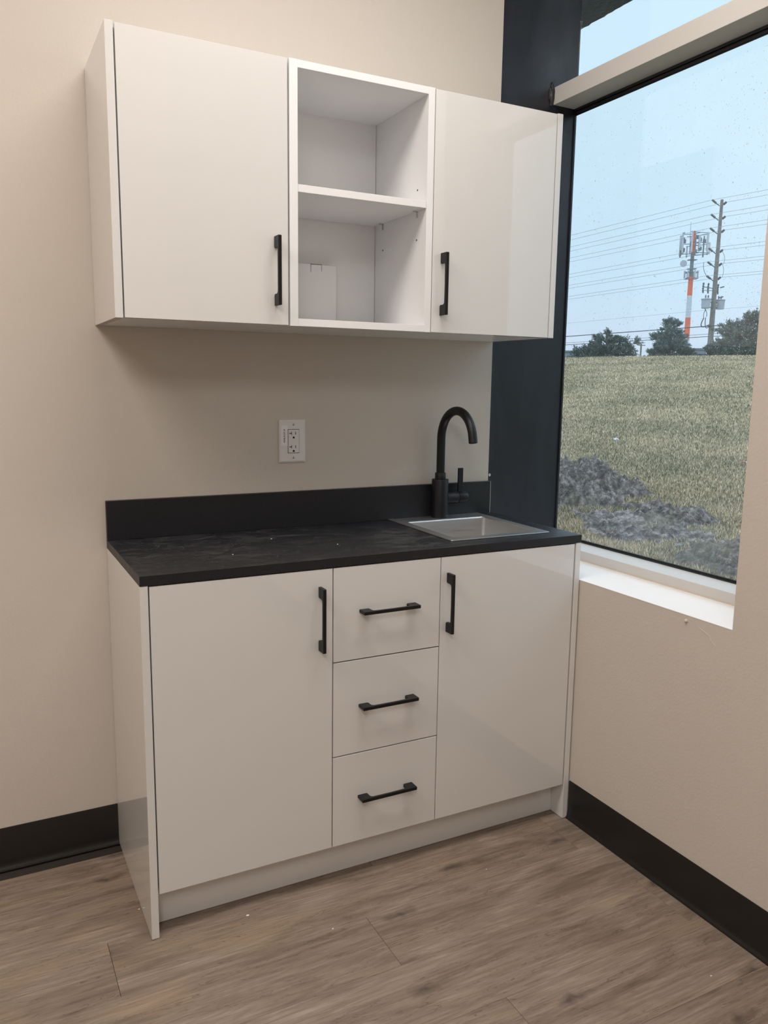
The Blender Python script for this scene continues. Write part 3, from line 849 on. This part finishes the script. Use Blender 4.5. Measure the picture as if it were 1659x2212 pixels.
# ------------------------------------------------------------------ outlet
ol = empty('wall_outlet', (0.5475, -0.003, 1.1722), 'white duplex wall outlet with a printed tape label above the backsplash', 'outlet')
b = bmesh.new()
W2, H2 = 0.0420, 0.0645
A = [b.verts.new((x_, y_, z_)) for y_, s_ in ((0.0027, 0.0), (-0.0015, 0.0), (-0.0040, 0.0050)) for x_, z_ in ((-W2+s_, -H2+s_), (W2-s_, -H2+s_), (W2-s_, H2-s_), (-W2+s_, H2-s_))]
for l_ in (0, 4):
    for k_ in range(4): b.faces.new((A[l_+k_], A[l_+(k_+1) % 4], A[l_+4+(k_+1) % 4], A[l_+4+k_]))
b.faces.new(A[8:12]); b.faces.new(A[0:4][::-1])
finish('cover_plate', b, 'plastic', ol)
cxo = 0.0028
bx('gap', (ol.location.x+cxo-0.0184, ol.location.x+cxo+0.0184, -0.0073, -0.0069, 1.1722-0.0363, 1.1722+0.0363), 'slot', ol)
dv = bx('receptacle', (ol.location.x+cxo-0.0171, ol.location.x+cxo+0.0175, -0.0088, -0.0070, 1.1722-0.0350, 1.1722+0.0350), 'plastic', ol, 0.0006)
for zc0 in (0.0239, -0.0168):
    X0 = ol.location.x+cxo; Z0 = 1.1722+zc0
    boxes('slot', [(X0-0.0075, X0-0.0058, -0.0091, -0.0086, Z0-0.0050, Z0+0.0050), (X0-0.0140, X0-0.0070, -0.0091, -0.0086, Z0-0.0012, Z0+0.0012)], 'slot', dv)
    bx('slot', (X0+0.0055, X0+0.0074, -0.0091, -0.0086, Z0-0.0042, Z0+0.0045), 'slot', dv)
    b = bmesh.new(); c0 = Vector((X0, -0.0089, Z0-0.0128))
    P_ = [(-0.0030, -0.0026), (0.0030, -0.0026)]+[(0.0030*math.cos(a_), 0.0005+0.0030*math.sin(a_)) for a_ in np.linspace(0, PI, 9)]
    A_ = [b.verts.new((c0.x+x_, c0.y-0.0003, c0.z+z_)) for x_, z_ in P_]; B_ = [b.verts.new((c0.x+x_, c0.y+0.0003, c0.z+z_)) for x_, z_ in P_]
    b.faces.new(A_); b.faces.new(B_[::-1])
    for k_ in range(len(P_)): b.faces.new((A_[k_], B_[k_], B_[(k_+1) % len(P_)], A_[(k_+1) % len(P_)]))
    bmesh.ops.translate(b, verts=b.verts, vec=-parent_world(dv))
    finish('ground_hole', b, 'slot', dv)
for zz in (0.0510, -0.0495):
    b = bmesh.new(); lathe(b, [(0.0001, 0.0), (0.0038, 0.0), (0.0034, -0.0012), (0.0001, -0.0014)], (cxo, -0.0038, zz), 'Y', 20)
    s_ = finish('plate_screw', b, 'nickel', ol, True)
    bx('screw_slot', (ol.location.x+cxo-0.0005, ol.location.x+cxo+0.0005, -0.0085, -0.0078, 1.1722+zz-0.003, 1.1722+zz+0.003), 'slot', s_)
tp = bx('label_tape', (ol.location.x-0.0370, ol.location.x-0.0156, -0.00735, -0.0069, 1.1588, 1.2198), 'tape', ol)
mtx = Matrix.Translation(Vector((ol.location.x-0.0262, -0.0076, 1.1885))-parent_world(tp)) @ Matrix.Rotation(-PI/2, 4, 'Y') @ Matrix.Rotation(PI/2, 4, 'X')
text_mesh('print', 'PANEL B CCT 18', 0.0054, 'ink', tp, mtx)

# ------------------------------------------------------------------ crumbs
spots = [(0.2363, -0.4872, 0.0035, 'white plaster crumb lying on the floor before the left base cabinet', None),
         (0.4115, -0.6287, 0.0022, 'small pale crumb on the floor below the drawer unit', None),
         (-0.0060, -0.3387, 0.0020, 'tiny white crumb against the foot of the left end panel', None),
         (1.1324, -1.1665, 0.0022, 'yellowish crumb on the floor near the right baseboard', None),
         (0.9000, -0.5900, 0.0015, 'tiny pale crumb on the floor before the sink cabinet', None)]
for x_, y_, r_, lab, g_ in spots:
    b = bmesh.new(); bmesh.ops.create_icosphere(b, subdivisions=2, radius=1)
    for v in b.verts: v.co = v.co*(1+0.3*noise.noise(v.co*1.7+Vector((x_*9, y_*9, 0))))
    for v in b.verts: v.co = Vector((v.co.x*r_*1.3, v.co.y*r_*0.8, v.co.z*r_*0.5))
    mz = min(v.co.z for v in b.verts)
    setp(finish('plaster_crumb', b, 'crumb', None, True, (x_, y_, -mz)), lab, 'crumb', 'crumbs on the plank floor')
for x_, y_, lab in ((0.4200, -0.1700, 'white speck of plaster on the black worktop behind the left door'), (0.5600, -0.3150, 'pale speck of plaster on the black worktop above the drawers'), (0.2600, -0.3300, 'pale speck of plaster on the worktop above the left cabinet door')):
    b = bmesh.new(); bmesh.ops.create_icosphere(b, subdivisions=2, radius=1)
    for v in b.verts: v.co = Vector((v.co.x*0.0022, v.co.y*0.0014, v.co.z*0.0008))*(1+0.3*noise.noise(v.co*2))
    mz = min(v.co.z for v in b.verts)
    setp(finish('plaster_crumb', b, 'crumb', None, True, (x_, y_, ZT-mz+0.0001)), lab, 'crumb', 'specks on the black worktop')

# ------------------------------------------------------------------ outdoors
C62, S62 = math.cos(math.radians(62)), math.sin(math.radians(62))
def s_of(x, y): return (x-CAM.x)*S62+(y-CAM.y)*C62
def gz(x, y):
    s = s_of(x, y)
    z = 0.09*np.maximum(0, s-5.0-0.5)
    z = np.where(s < 6.5, 0.09*np.maximum(0, s-4.5)**2/4, z)
    crest = 0.09*(34.0-5.5)
    roll_ = crest - 0.010*(s-34.0)**2
    z = np.where(s > 34.0, np.maximum(roll_, 1.9), z)
    return z
def gzs(x, y): return float(gz(np.float64(x), np.float64(y)))

# hill surface
xs_ = np.concatenate([np.linspace(1.605, 12, 90), np.linspace(12.2, 50, 130), np.geomspace(51, 900, 30)])
ys_ = np.concatenate([-np.geomspace(400, 12, 14), np.linspace(-10, 60, 190), np.geomspace(62, 1100, 30)])
X_, Y_ = np.meshgrid(xs_, ys_, indexing='ij')
Z_ = gz(X_, Y_)
fn = np.zeros_like(Z_)
for i in range(X_.shape[0]):
    for j in range(X_.shape[1]):
        if X_[i, j] < 45: fn[i, j] = noise.noise(Vector((X_[i, j]*0.8, Y_[i, j]*0.8, 0)))*0.005+noise.noise(Vector((X_[i, j]*3, Y_[i, j]*3, 0)))*0.003
Z_ = Z_+fn
nx_, ny_ = X_.shape
idx_ = np.arange(nx_*ny_).reshape(nx_, ny_)
F_ = np.stack([idx_[:-1, :-1], idx_[1:, :-1], idx_[1:, 1:], idx_[:-1, 1:]], -1).reshape(-1, 4)
hill = raw_mesh('hillside', np.stack([X_, Y_, Z_], -1).reshape(-1, 3), F_, 'lawn', smooth=True)
hill['kind'] = 'structure'

# piles of dug soil on the lawn
PILES = [(5.30, 4.30, 0.85, 0.80, 0.30, 'big heap of dug grey-brown soil at the left end of the window view'),
         (5.32, 2.92, 0.30, 0.70, 0.12, 'narrow dark ridge of soil on the lawn in the middle of the window view'),
         (4.80, 2.75, 0.50, 1.10, 0.07, 'low pale rubble of broken soil just outside the window'),
         (4.72, 1.66, 0.52, 0.50, 0.17, 'small clumpy soil heap at the right edge of the window view')]
SOILG = []
def soil(cx_, cy_, rx, ry, h, label, seed):
    n = 190
    V = []; n0 = n
    for i in range(n):
        for j in range(n):
            a, b_ = -1.25+2.5*i/(n-1), -1.25+2.5*j/(n-1)
            x, y = cx_+a*rx, cy_+b_*ry
            d = math.sqrt(a*a+b_*b_)+0.22*noise.noise(Vector((x*3, y*3, seed)))
            f = max(0.0, 1-d*d)
            c_ = noise.fractal(Vector((x*5, y*5, seed)), 0.9, 2.1, 5)*0.13 + noise.fractal(Vector((x*15, y*15, seed+4)), 0.9, 2.1, 4)*0.07
            ridge = 1-abs(noise.noise(Vector((x*2.6, y*2.6, seed+9))))*1.5
            z = gzs(x, y)-0.07+(f**0.8)*(h*(0.55+0.5*ridge)+0.07)+(0.0 if f <= 0 else min(1, f*3)*c_*max(0.45, min(1.2, h*3)))
            V.append((x, y, z))
    I = np.arange(n*n).reshape(n, n)
    F = np.stack([I[:-1, :-1], I[1:, :-1], I[1:, 1:], I[:-1, 1:]], -1).reshape(-1, 4)
    o = raw_mesh('soil_pile', np.array(V), F, 'soil', smooth=False)
    setp(o, label, 'soil', 'heaps of dug soil outside the window')
    SOILG.append((cx_-1.25*rx, cy_-1.25*ry, 2.5*rx, 2.5*ry, n, np.array(V)[:, 2].reshape(n, n)))
for k_, p_ in enumerate(PILES): soil(*p_, seed=k_*7.3)

# lawn blades, thinning into wider tufts with distance
def blades(n):
    az = np.radians(rng.uniform(33, 60, n)); u = rng.uniform(0, 1, n)
    r = 5.0*(36/5.0)**(u**0.85)
    x = CAM.x+r*np.sin(az); y = CAM.y+r*np.cos(az)
    keep = (x > 1.9) & (s_of(x, y) < 34.3)
    for gx0, gy0, gw, gh, gn, G in SOILG:
        ii = np.round((x-gx0)/gw*(gn-1)).astype(int); jj = np.round((y-gy0)/gh*(gn-1)).astype(int)
        ins = (ii >= 0) & (ii < gn) & (jj >= 0) & (jj < gn)
        zz_ = np.full(len(x), -9.0); zz_[ins] = G[ii[ins], jj[ins]]
        keep &= (zz_ < gz(x, y)+0.004) | (rng.random(len(x)) < 0.03)
    x, y, r = x[keep], y[keep], r[keep]; n = len(x)
    z = gz(x, y)-0.004
    hgt = rng.uniform(0.010, 0.032, n)*(1+r/40); wd = 0.0020+0.00040*r
    th = rng.uniform(0, 2*PI, n); ln = rng.uniform(-0.8, 0.8, n)*hgt; ln2 = rng.uniform(-0.8, 0.8, n)*hgt
    A = np.stack([x-wd*np.cos(th), y-wd*np.sin(th), z], -1); B = np.stack([x+wd*np.cos(th), y+wd*np.sin(th), z], -1)
    T = np.stack([x+ln, y+ln2, z+hgt+0.012], -1)
    V = np.stack([A, B, T], 1).reshape(-1, 3); F = np.arange(3*n).reshape(n, 3)
    o = raw_mesh('grass', V, F, 'blade', tint=rng.beta(2.2, 2.2, n))
    setp(o, 'short yellow-green winter grass over the slope outside', 'grass', kind='stuff')
blades(520000)

# litter on the lawn
def polar(az, r): return CAM.x+r*math.sin(math.radians(az)), CAM.y+r*math.cos(math.radians(az))
def scrap(az, r, mats, label, sz):
    x, y = polar(az, r); z = gzs(x, y)
    t = empty('litter', (x, y, z+0.015), label, 'litter')
    for k_, m_ in enumerate(mats):
        b = bmesh.new(); bmesh.ops.create_icosphere(b, subdivisions=3, radius=1)
        for v in b.verts:
            q = v.co*(1+0.5*noise.noise(v.co*2.2+Vector((k_*5, az, 0)))); v.co = Vector((q.x*sz, q.y*sz*0.7, q.z*sz*0.35+sz*0.2))+Vector((k_*sz*0.7, -k_*sz*1.1, 0))
        finish('crumpled_piece', b, m_, t)
scrap(43.45, 12.3, ['litter'], 'pale crumpled plastic scrap on the grass slope', 0.045)
scrap(51.55, 10.6, ['litter_red', 'litter'], 'red and pale crumpled wrapper at the right edge of the grass', 0.04)

# utility pole
PX, PY = polar(48.95, 60)
pb = gzs(PX, PY)
pole = empty('utility_pole', (PX, PY, pb), 'tall weathered wooden utility pole with twin transformer cans', 'utility pole')
TOP = 13.62
b = bmesh.new(); tube(b, [(0.0, 0, -0.4), (0.02, -0.02, 5), (0.05, -0.05, TOP-pb)], [0.215, 0.16, 0.095], 14)
smooth_by_angle(finish('pole_shaft', b, 'pole_wood', pole), 50)
LEV = [11.47, 10.63, 9.83, 8.64, 7.82, 6.98]
zt = [1.35+60*math.tan(math.radians(v)) for v in LEV]
for k_, z in enumerate(zt):
    for sx_, dx in ((-1, 0.80), (1, 0.52)):
        b = bmesh.new()
        a_ = Vector((0.1*sx_, 0, z-0.30-pb)); t_ = Vector((dx*sx_, 0, z-pb))
        tube(b, [a_, a_.lerp(t_, 0.45)], 0.030, 8)
        prof = []
        for q in range(13):
            prof.append((a_.lerp(t_, 0.45+0.55*q/12), 0.075 if q % 2 else 0.042))
        tube(b, [p for p, _ in prof], [r_ for _, r_ in prof], 10)
        finish('insulator', b, 'insul', pole)
for xx, zz in ((0.35, 7.98), (0.33, 6.32+1.0), (-0.55, 7.16)):
    b = bmesh.new()
    pr_ = [(Vector((xx+0.045*q, -0.2, zz-pb+0.012*q)), 0.05 if q % 2 else 0.03) for q in range(9)]
    tube(b, [p for p, _ in pr_], [r_ for _, r_ in pr_], 8); finish('insulator', b, 'insul', pole)
# transformer cans with lids, bushings and brackets
for sx_ in (-1, 1):
    cx_, zc0 = 0.62*sx_, 1.35+60*math.tan(math.radians(5.28))-pb
    b = bmesh.new(); lathe(b, [(0.25, -0.30), (0.275, -0.29), (0.30, 0.25), (0.33, 0.27), (0.33, 0.33), (0.20, 0.36), (0.001, 0.37)], (cx_, -0.05*sx_, zc0), 'Z', 20)
    cn = smooth_by_angle(finish('transformer', b, 'can', pole), 50)
    for q in (-0.12, 0.12):
        b = bmesh.new(); tube(b, [(cx_+q, 0, zc0+0.34), (cx_+q, 0, zc0+0.42), (cx_+q, 0, zc0+0.50), (cx_+q, 0, zc0+0.58)], [0.05, 0.035, 0.05, 0.02], 8)
        finish('bushing', b, 'insul', cn)
    b = bmesh.new(); tube(b, [(0.1*sx_, 0, zc0+0.10), (cx_-0.25*sx_, 0, zc0+0.14)], 0.04, 6); finish('bracket', b, 'galv', pole)
    b = bmesh.new(); tube(b, [(0.1*sx_, 0, zc0-0.2), (cx_-0.25*sx_, 0, zc0-0.22)], 0.04, 6)
    finish('bracket', b, 'galv', pole)
# fuse cut-outs on an arm, and drop leads
za = 1.35+60*math.tan(math.radians(6.25))-pb
b = bmesh.new(); tube(b, [(-1.1, 0, za+0.05), (0.0, 0, za)], 0.03, 6); tube(b, [(-1.0, 0, za-0.18), (0.0, 0, za-0.14)], 0.022, 6); tube(b, [(0, 0, za+0.05), (0.45, 0, za+0.1)], 0.022, 6)
finish('cutout_arm', b, 'galv', pole)
for xx in (-1.02, -0.55, 0.38):
    b = bmesh.new()
    pr_ = [(Vector((xx-0.03*math.sin(q*0.35), 0, za+0.32-0.075*q)), 0.07 if q % 2 else 0.04) for q in range(10)]
    tube(b, [p for p, _ in pr_], [r_ for _, r_ in pr_], 8); finish('fuse_cutout', b, 'insul', pole)
def arc(p, q, sag, n=14):
    p, q = Vector(p), Vector(q)
    return [p.lerp(q, i/n)+Vector((sag[0], sag[1], sag[2]))*4*(i/n)*(1-i/n) for i in range(n+1)]
zz = [z-pb for z in zt]
b = bmesh.new(); tube(b, arc((0.50, 0, zz[3]-0.1), (0.52, -0.1, zz[4]-0.1), (0.22, 0, 0)), 0.013, 6); finish('drop_lead', b, 'wire_dark', pole)
b = bmesh.new(); tube(b, arc((0.52, -0.1, zz[4]-0.1), (0.55, -0.1, zz[5]), (0.12, 0, 0)), 0.013, 6); finish('drop_lead', b, 'wire_dark', pole)
b = bmesh.new(); tube(b, arc((-1.15, 0, zz[4]-0.05), (-0.85, 0, zz[5]+0.05), (-0.12, 0, -0.05)), 0.016, 6); finish('drop_lead', b, 'wire_dark', pole)
b = bmesh.new(); tube(b, arc((-0.75, 0, zc0-0.35), (-0.55, 0, zc0-0.85), (0.12, 0, 0)), 0.02, 6); finish('drop_lead', b, 'wire_dark', pole)
b = bmesh.new(); tube(b, arc((-0.62, 0, zc0-0.35), (-0.78, 0, zc0-0.95), (-0.10, 0, 0)), 0.02, 6); finish('drop_lead', b, 'wire_dark', pole)
b = bmesh.new(); tube(b, arc((-0.78, 0, zc0-0.95), (-0.18, 0, zc0-1.35), (-0.45, 0, -0.35)), 0.035, 6); finish('drop_lead', b, 'wire_dark', pole)
b = bmesh.new(); tube(b, arc((-0.60, 0, zc0-0.9), (-0.18, 0, zc0-1.45), (-0.15, 0, -0.35)), 0.028, 6); finish('drop_lead', b, 'wire_dark', pole)
b = bmesh.new(); tube(b, [(-0.22, -0.12, -0.3), (-0.20, -0.12, 2.6)], 0.05, 8); finish('riser_guard', b, 'galv', pole)

# overhead lines along the road, parallel to the building
WL = [('topmost', 0), ('second', 1), ('third', 2), ('fourth', 3), ('fifth', 4), ('lowest', 5)]
def wire(x, z, r, mat, label, grp, sag=0.35, y0=8, y1=150):
    b = bmesh.new(); pts = []
    for seg0, seg1 in ((y0, PY), (PY, y1)):
        n = 16
        for i in range(n+1):
            t = i/n
            if seg0 == PY and i == 0: continue
            pts.append((x, seg0+(seg1-seg0)*t, z-sag*4*t*(1-t)))
    tube(b, pts, r, 5)
    setp(finish('power_line', b, mat), label, 'cable', grp)
for nm, k_ in WL:
    wire(PX-0.80, zt[k_], 0.0115, 'wire', 'near cable of the %s pair of thin power lines crossing the sky' % nm, 'thin power lines in the sky')
    wire(PX+0.52, zt[k_], 0.0115, 'wire', 'far cable of the %s pair of thin power lines crossing the sky' % nm, 'thin power lines in the sky')
wire(PX-0.25, 1.35+60*math.tan(math.radians(3.90)), 0.030, 'wire_dark', 'thick dark cable, upper one just above the pine tops', 'thick low cables', 0.1)
wire(PX+0.25, 1.35+60*math.tan(math.radians(3.44)), 0.018, 'wire', 'thin grey cable between the two thick low cables', 'thick low cables', 0.1)
wire(PX+0.22, 1.35+60*math.tan(math.radians(3.28)), 0.022, 'wire_dark', 'dark cable, lower one passing behind the pine tops', 'thick low cables', 0.1)
wire(PX-0.2, 1.35+60*math.tan(math.radians(4.93)), 0.0075, 'wire', 'single very thin line between the power lines and the low cables', 'thick low cables', 0.1)

# telecom tower
TX, TY = polar(47.5, 140)
tb = gzs(TX, TY)
tw = empty('telecom_tower', (TX, TY, tb), 'orange and white banded telecom tower with antenna clusters behind the pines', 'tower')
def zel(px_el): return 1.35+140*math.tan(math.radians(px_el))-tb
bands = [(-0.5, zel(3.15), 'tower_white'), (zel(3.15), zel(4.47), 'tower_red'), (zel(4.47), zel(5.84), 'tower_white'), (zel(5.84), zel(7.05), 'tower_red'), (zel(7.05), zel(8.44), 'galv'), (zel(8.44), zel(9.8), 'tower_red')]
for z0, z1, m_ in bands:
    b = bmesh.new(); rr0, rr1 = 0.47-0.0070*z0*0.9, 0.47-0.0070*z1*0.9
    if m_ == 'galv': rr0 *= 0.78; rr1 *= 0.78
    if z1 > 22: rr0 *= 0.8; rr1 *= 0.8
    tube(b, [(0, 0, z0), (0, 0, z1)], [rr0, rr1], 16); smooth_by_angle(finish('mast_band', b, m_, tw), 50)
for zi, (zr, rad) in enumerate(((zel(9.62), 2.35), (zel(9.02), 2.35), (zel(8.42), 2.2))):
    for a_ in (20, 140, 260):
        ar = math.radians(a_)
        c_ = Vector((math.cos(ar), math.sin(ar), 0)); s_v = Vector((-math.sin(ar), math.cos(ar), 0))
        b = bmesh.new(); tube(b, [(0, 0, zr), tuple(c_*1.6+Vector((0, 0, zr)))], 0.06, 6)
        tube(b, [tuple(c_*1.6-s_v*1.75+Vector((0, 0, zr))), tuple(c_*1.6+s_v*1.75+Vector((0, 0, zr)))], 0.055, 6)
        finish('platform_rail', b, 'galv', tw)
for a_ in (20, 140, 260):
    ar = math.radians(a_); c_ = Vector((math.cos(ar), math.sin(ar), 0)); s_v = Vector((-math.sin(ar), math.cos(ar), 0))
    for q, (zo, hh_, ww, mt) in zip((-1.6, -0.95, -0.2, 0.6, 1.2, 1.7), ((0, 3.2, 0.26, 'antenna'), (-0.6, 2.6, 0.2, 'galv'), (0.1, 2.0, 0.34, 'antenna'), (-0.3, 2.6, 0.18, 'galv'), (0.2, 2.8, 0.26, 'antenna'), (-0.8, 1.8, 0.22, 'antenna'))):
        p_ = c_*1.75+s_v*q; zz0 = (zel(9.62)+zel(8.42))/2+zo
        b = bmesh.new(); box(b, p_.x-ww/2, p_.x+ww/2, p_.y-0.08, p_.y+0.08, zz0-hh_/2, zz0+hh_/2, 0.03, 1)
        finish('antenna_panel', b, mt, tw)
    for q, zo in ((-0.5, 0.8), (0.2, -0.9), (0.9, 0.3)):
        p_ = c_*1.45+s_v*q; zz0 = (zel(9.62)+zel(8.42))/2+zo
        b = bmesh.new(); box(b, p_.x-0.22, p_.x+0.22, p_.y-0.15, p_.y+0.15, zz0-0.3, zz0+0.3, 0.04, 1)
        finish('radio_unit', b, 'galv', tw)
rv = Vector((math.cos(math.radians(-47.5)), math.sin(math.radians(-47.5)), 0))   # sideways as seen from the room
dz = zel(7.85)
b = bmesh.new(); lathe(b, [(0.001, -0.25), (0.30, -0.2), (0.52, 0.0), (0.52, 0.06), (0.001, 0.09)], (0, 0, 0), 'Y', 24)
ds = smooth_by_angle(finish('dish', b, 'antenna', tw), 50); ds.location = -rv*1.25+Vector((0, 0, dz)); ds.rotation_euler = (0, 0, math.radians(135))
for zr in (zel(8.05), zel(7.5), zel(7.28), zel(6.9)):
    b = bmesh.new(); w_ = 0.8 if zr > zel(7.4) else 1.15
    for a_ in range(4):
        p0 = Vector((math.cos(a_*PI/2+0.4), math.sin(a_*PI/2+0.4), 0))*w_; p1 = Vector((math.cos((a_+1)*PI/2+0.4), math.sin((a_+1)*PI/2+0.4), 0))*w_
        tube(b, [(p0.x, p0.y, zr), (p1.x, p1.y, zr)], 0.05, 6)
    tube(b, [(-w_, 0, zr), (w_, 0, zr)], 0.05, 6)
    finish('ring_mount', b, 'galv', tw)
for a_ in range(6):
    ar = a_*PI/3+0.3
    b = bmesh.new(); x_, y_ = 0.98*math.cos(ar), 0.98*math.sin(ar); box(b, x_-0.14, x_+0.14, y_-0.1, y_+0.1, zel(6.95), zel(7.4), 0.03, 1)
    finish('antenna_panel', b, 'antenna', tw)
b = bmesh.new(); tube(b, [tuple(-rv*0.55+Vector((0, 0, zel(9.3)))), tuple(-rv*0.55+Vector((0, 0, zel(10.35))))], 0.03, 6); finish('lightning_rod', b, 'galv', tw)

# pines: irregular crowns of needle tufts on branches
def pine(az, r, shape, label, seed, finger=0.42, n_tuft=340, name='pine_tree'):
    x0_, y0_ = polar(az, r); base = gzs(x0_, y0_)
    R_ = random.Random(seed); g = np.random.default_rng(seed)
    t = empty(name, (x0_, y0_, base), label, 'tree', 'trees along the crest')
    sd = Vector((math.cos(math.radians(-az)), math.sin(math.radians(-az)), 0))
    dp = Vector((math.sin(math.radians(az)), math.cos(math.radians(az)), 0))
    H = max(z for _, z, _ in shape)
    b = bmesh.new(); tube(b, [(0, 0, -0.3), (0.05, 0, H*0.5), (0, 0, H*0.92)], [0.14, 0.09, 0.03], 8)
    V, F, T = [], [], []
    for cx_, cz_, rad in shape:
        c_ = sd*cx_+dp*R_.uniform(-0.4, 0.4)+Vector((0, 0, cz_))
        tube(b, [(0, 0, max(0.1, cz_-rad*1.2)), tuple(c_)], [0.05, 0.015], 5)
        for q in range(max(6, int(20*rad/0.4))):
            d = Vector((R_.gauss(0, 1), R_.gauss(0, 1), R_.gauss(0, 1))).normalized()*rad*R_.uniform(0.3, 1.0)
            d.z = d.z*0.6
            out_ = (Vector((c_.x, c_.y, 0)).normalized()*0.7+Vector((d.x, d.y, 0)).normalized()*0.5+Vector((0, 0, R_.uniform(0.2, 1.1)))).normalized()
            p0_ = c_+d; ln_ = R_.uniform(0.14, finger)
            light = 0.25+0.6*R_.random()
            for w_ in range(n_tuft//8):
                f_ = R_.random()
                dir_ = (Vector((R_.gauss(0, 1), R_.gauss(0, 1), R_.gauss(0, 1))).normalized()+out_*0.9).normalized()
                p_ = p0_+out_*(ln_*f_)+Vector((R_.gauss(0, 1), R_.gauss(0, 1), R_.gauss(0, 1)))*0.035
                s1 = dir_.cross(Vector((0.3, 0.5, 0.8))).normalized()*0.022
                i0_ = len(V); V += [tuple(p_-s1), tuple(p_+s1), tuple(p_+dir_*R_.uniform(0.07, 0.14))]; F.append((i0_, i0_+1, i0_+2)); T.append(min(1, max(0, light+R_.uniform(-0.25, 0.25))))
    finish('trunk', b, 'bark', t)
    raw_mesh('foliage', V, F, 'needle', t, tint=T)
def crown(profile, seed, dens=1.45):
    """profile: list of (height, half-width left, half-width right)"""
    R_ = random.Random(seed); out = []
    for z, wl, wr in profile:
        n = max(1, int((wl+wr)/0.27*dens))
        for i in range(n):
            x = -wl+(wl+wr)*(i+0.5)/n+R_.uniform(-0.12, 0.12)
            out.append((x, z+R_.uniform(-0.18, 0.18), R_.uniform(0.14, 0.30)))
    return out
# heights above the ground at 50 m: 1 px is 0.029 m
b1 = gzs(*polar(42.5, 46))
def hz_(el, r, base): return 1.35+r*math.tan(math.radians(el))-base
pine(42.5, 46, crown([(0.25, 1.7, 1.5), (0.5, 1.7, 1.5), (0.75, 1.7, 1.5), (1.0, 1.5, 1.4), (1.25, 1.3, 1.25), (1.5, 0.8, 1.05), (1.8, 0.5, 0.75), (hz_(3.2, 46, b1), 0.45, 0.02), (1.62, -1.2, 1.5), (1.45, 1.45, -1.2)], 3), 'broad low pine at the left of the three on the crest', 11)
b2 = gzs(*polar(46.45, 50))
pine(46.45, 50, crown([(0.3, 1.25, 1.25), (0.65, 1.15, 1.25), (1.0, 1.0, 1.2), (1.25, 1.0, 1.25), (1.55, 0.55, 0.9), (1.85, 0.5, 0.7), (2.15, 0.75, 0.65), (2.4, 0.75, 0.55), (2.6, 0.25, 0.45), (2.85, 0.12, 0.3), (hz_(4.15, 50, b2), 0.02, 0.12)], 5), 'pointed pine in the middle, left of the orange tower', 12)
b3 = gzs(*polar(51.0, 46))
pine(51.0, 46, crown([(0.3, 1.8, 1.9), (0.6, 1.8, 1.9), (0.9, 1.75, 1.9), (1.2, 1.65, 1.9), (1.5, 1.5, 1.9), (1.8, 1.1, 1.9), (2.1, 1.1, 1.9), (2.35, 0.9, 1.7), (2.6, 0.45, 1.5), (2.8, 0.15, 1.0), (hz_(4.55, 46, b3), -0.05, 0.55)], 8, 1.6), 'large dense evergreen at the right edge of the window', 13)
b4 = gzs(*polar(48.55, 52))
pine(48.55, 52, crown([(0.3, 0.25, 0.35), (0.7, 0.15, 0.3)], 9), 'small bush at the foot of the utility pole', 14, name='bush')
pine(45.0, 54, crown([(0.15, 0.45, 0.30), (0.4, 0.2, 0.1)], 10), 'small low bush between the left and middle pines', 15, name='bush')

# far buildings and a small pole beyond the crest
def far_box(az0, az1, r, el, label, name='warehouse'):
    xa, ya = polar(az0, r); xb_, yb_ = polar(az1, r)
    base = min(gzs(xa, ya), gzs(xb_, yb_)); top = 1.35+r*math.tan(math.radians(el))
    t = empty(name, ((xa+xb_)/2, (ya+yb_)/2, base), label, 'building')
    L_ = math.hypot(xb_-xa, yb_-ya); an = math.atan2(yb_-ya, xb_-xa)
    h_ = top-base
    b = bmesh.new(); box(b, -L_/2, L_/2, 0, 12, -0.3, h_); o1 = finish('wall', b, 'far_wall', t)
    b = bmesh.new(); box(b, -L_/2-0.2, L_/2+0.2, -0.2, 12.2, h_, h_+0.25); o2 = finish('roof', b, 'galv', t)
    nwin = max(3, int(L_/3))
    t.rotation_euler = (0, 0, an)
    for i in range(nwin):
        x_ = -L_/2+(i+0.5)*L_/nwin
        b = bmesh.new(); box(b, x_-0.7, x_+0.7, -0.06, 0.02, h_-1.6, h_-0.7); finish('window', b, 'insul', t)
far_box(37.2, 41.9, 150, 2.26, 'long low grey-blue warehouse on the horizon at the left')
far_box(47.75, 48.75, 150, 2.42, 'small flat-roofed grey building beyond the tower')
x_, y_ = polar(44.69, 90); zb_ = gzs(x_, y_)
t = empty('distant_pole', (x_, y_, zb_), 'short distant pole with a crossarm between two pines', 'utility pole')
b = bmesh.new(); tube(b, [(0, 0, -0.2), (0, 0, 1.35+90*math.tan(math.radians(2.80))-zb_)], 0.085, 8); finish('pole_shaft', b, 'pole_wood', t)
b = bmesh.new(); tube(b, [(-0.55, 0, 1.35+90*math.tan(math.radians(2.72))-zb_), (0.55, 0, 1.35+90*math.tan(math.radians(2.72))-zb_)], 0.05, 6); finish('crossarm', b, 'pole_wood', t)
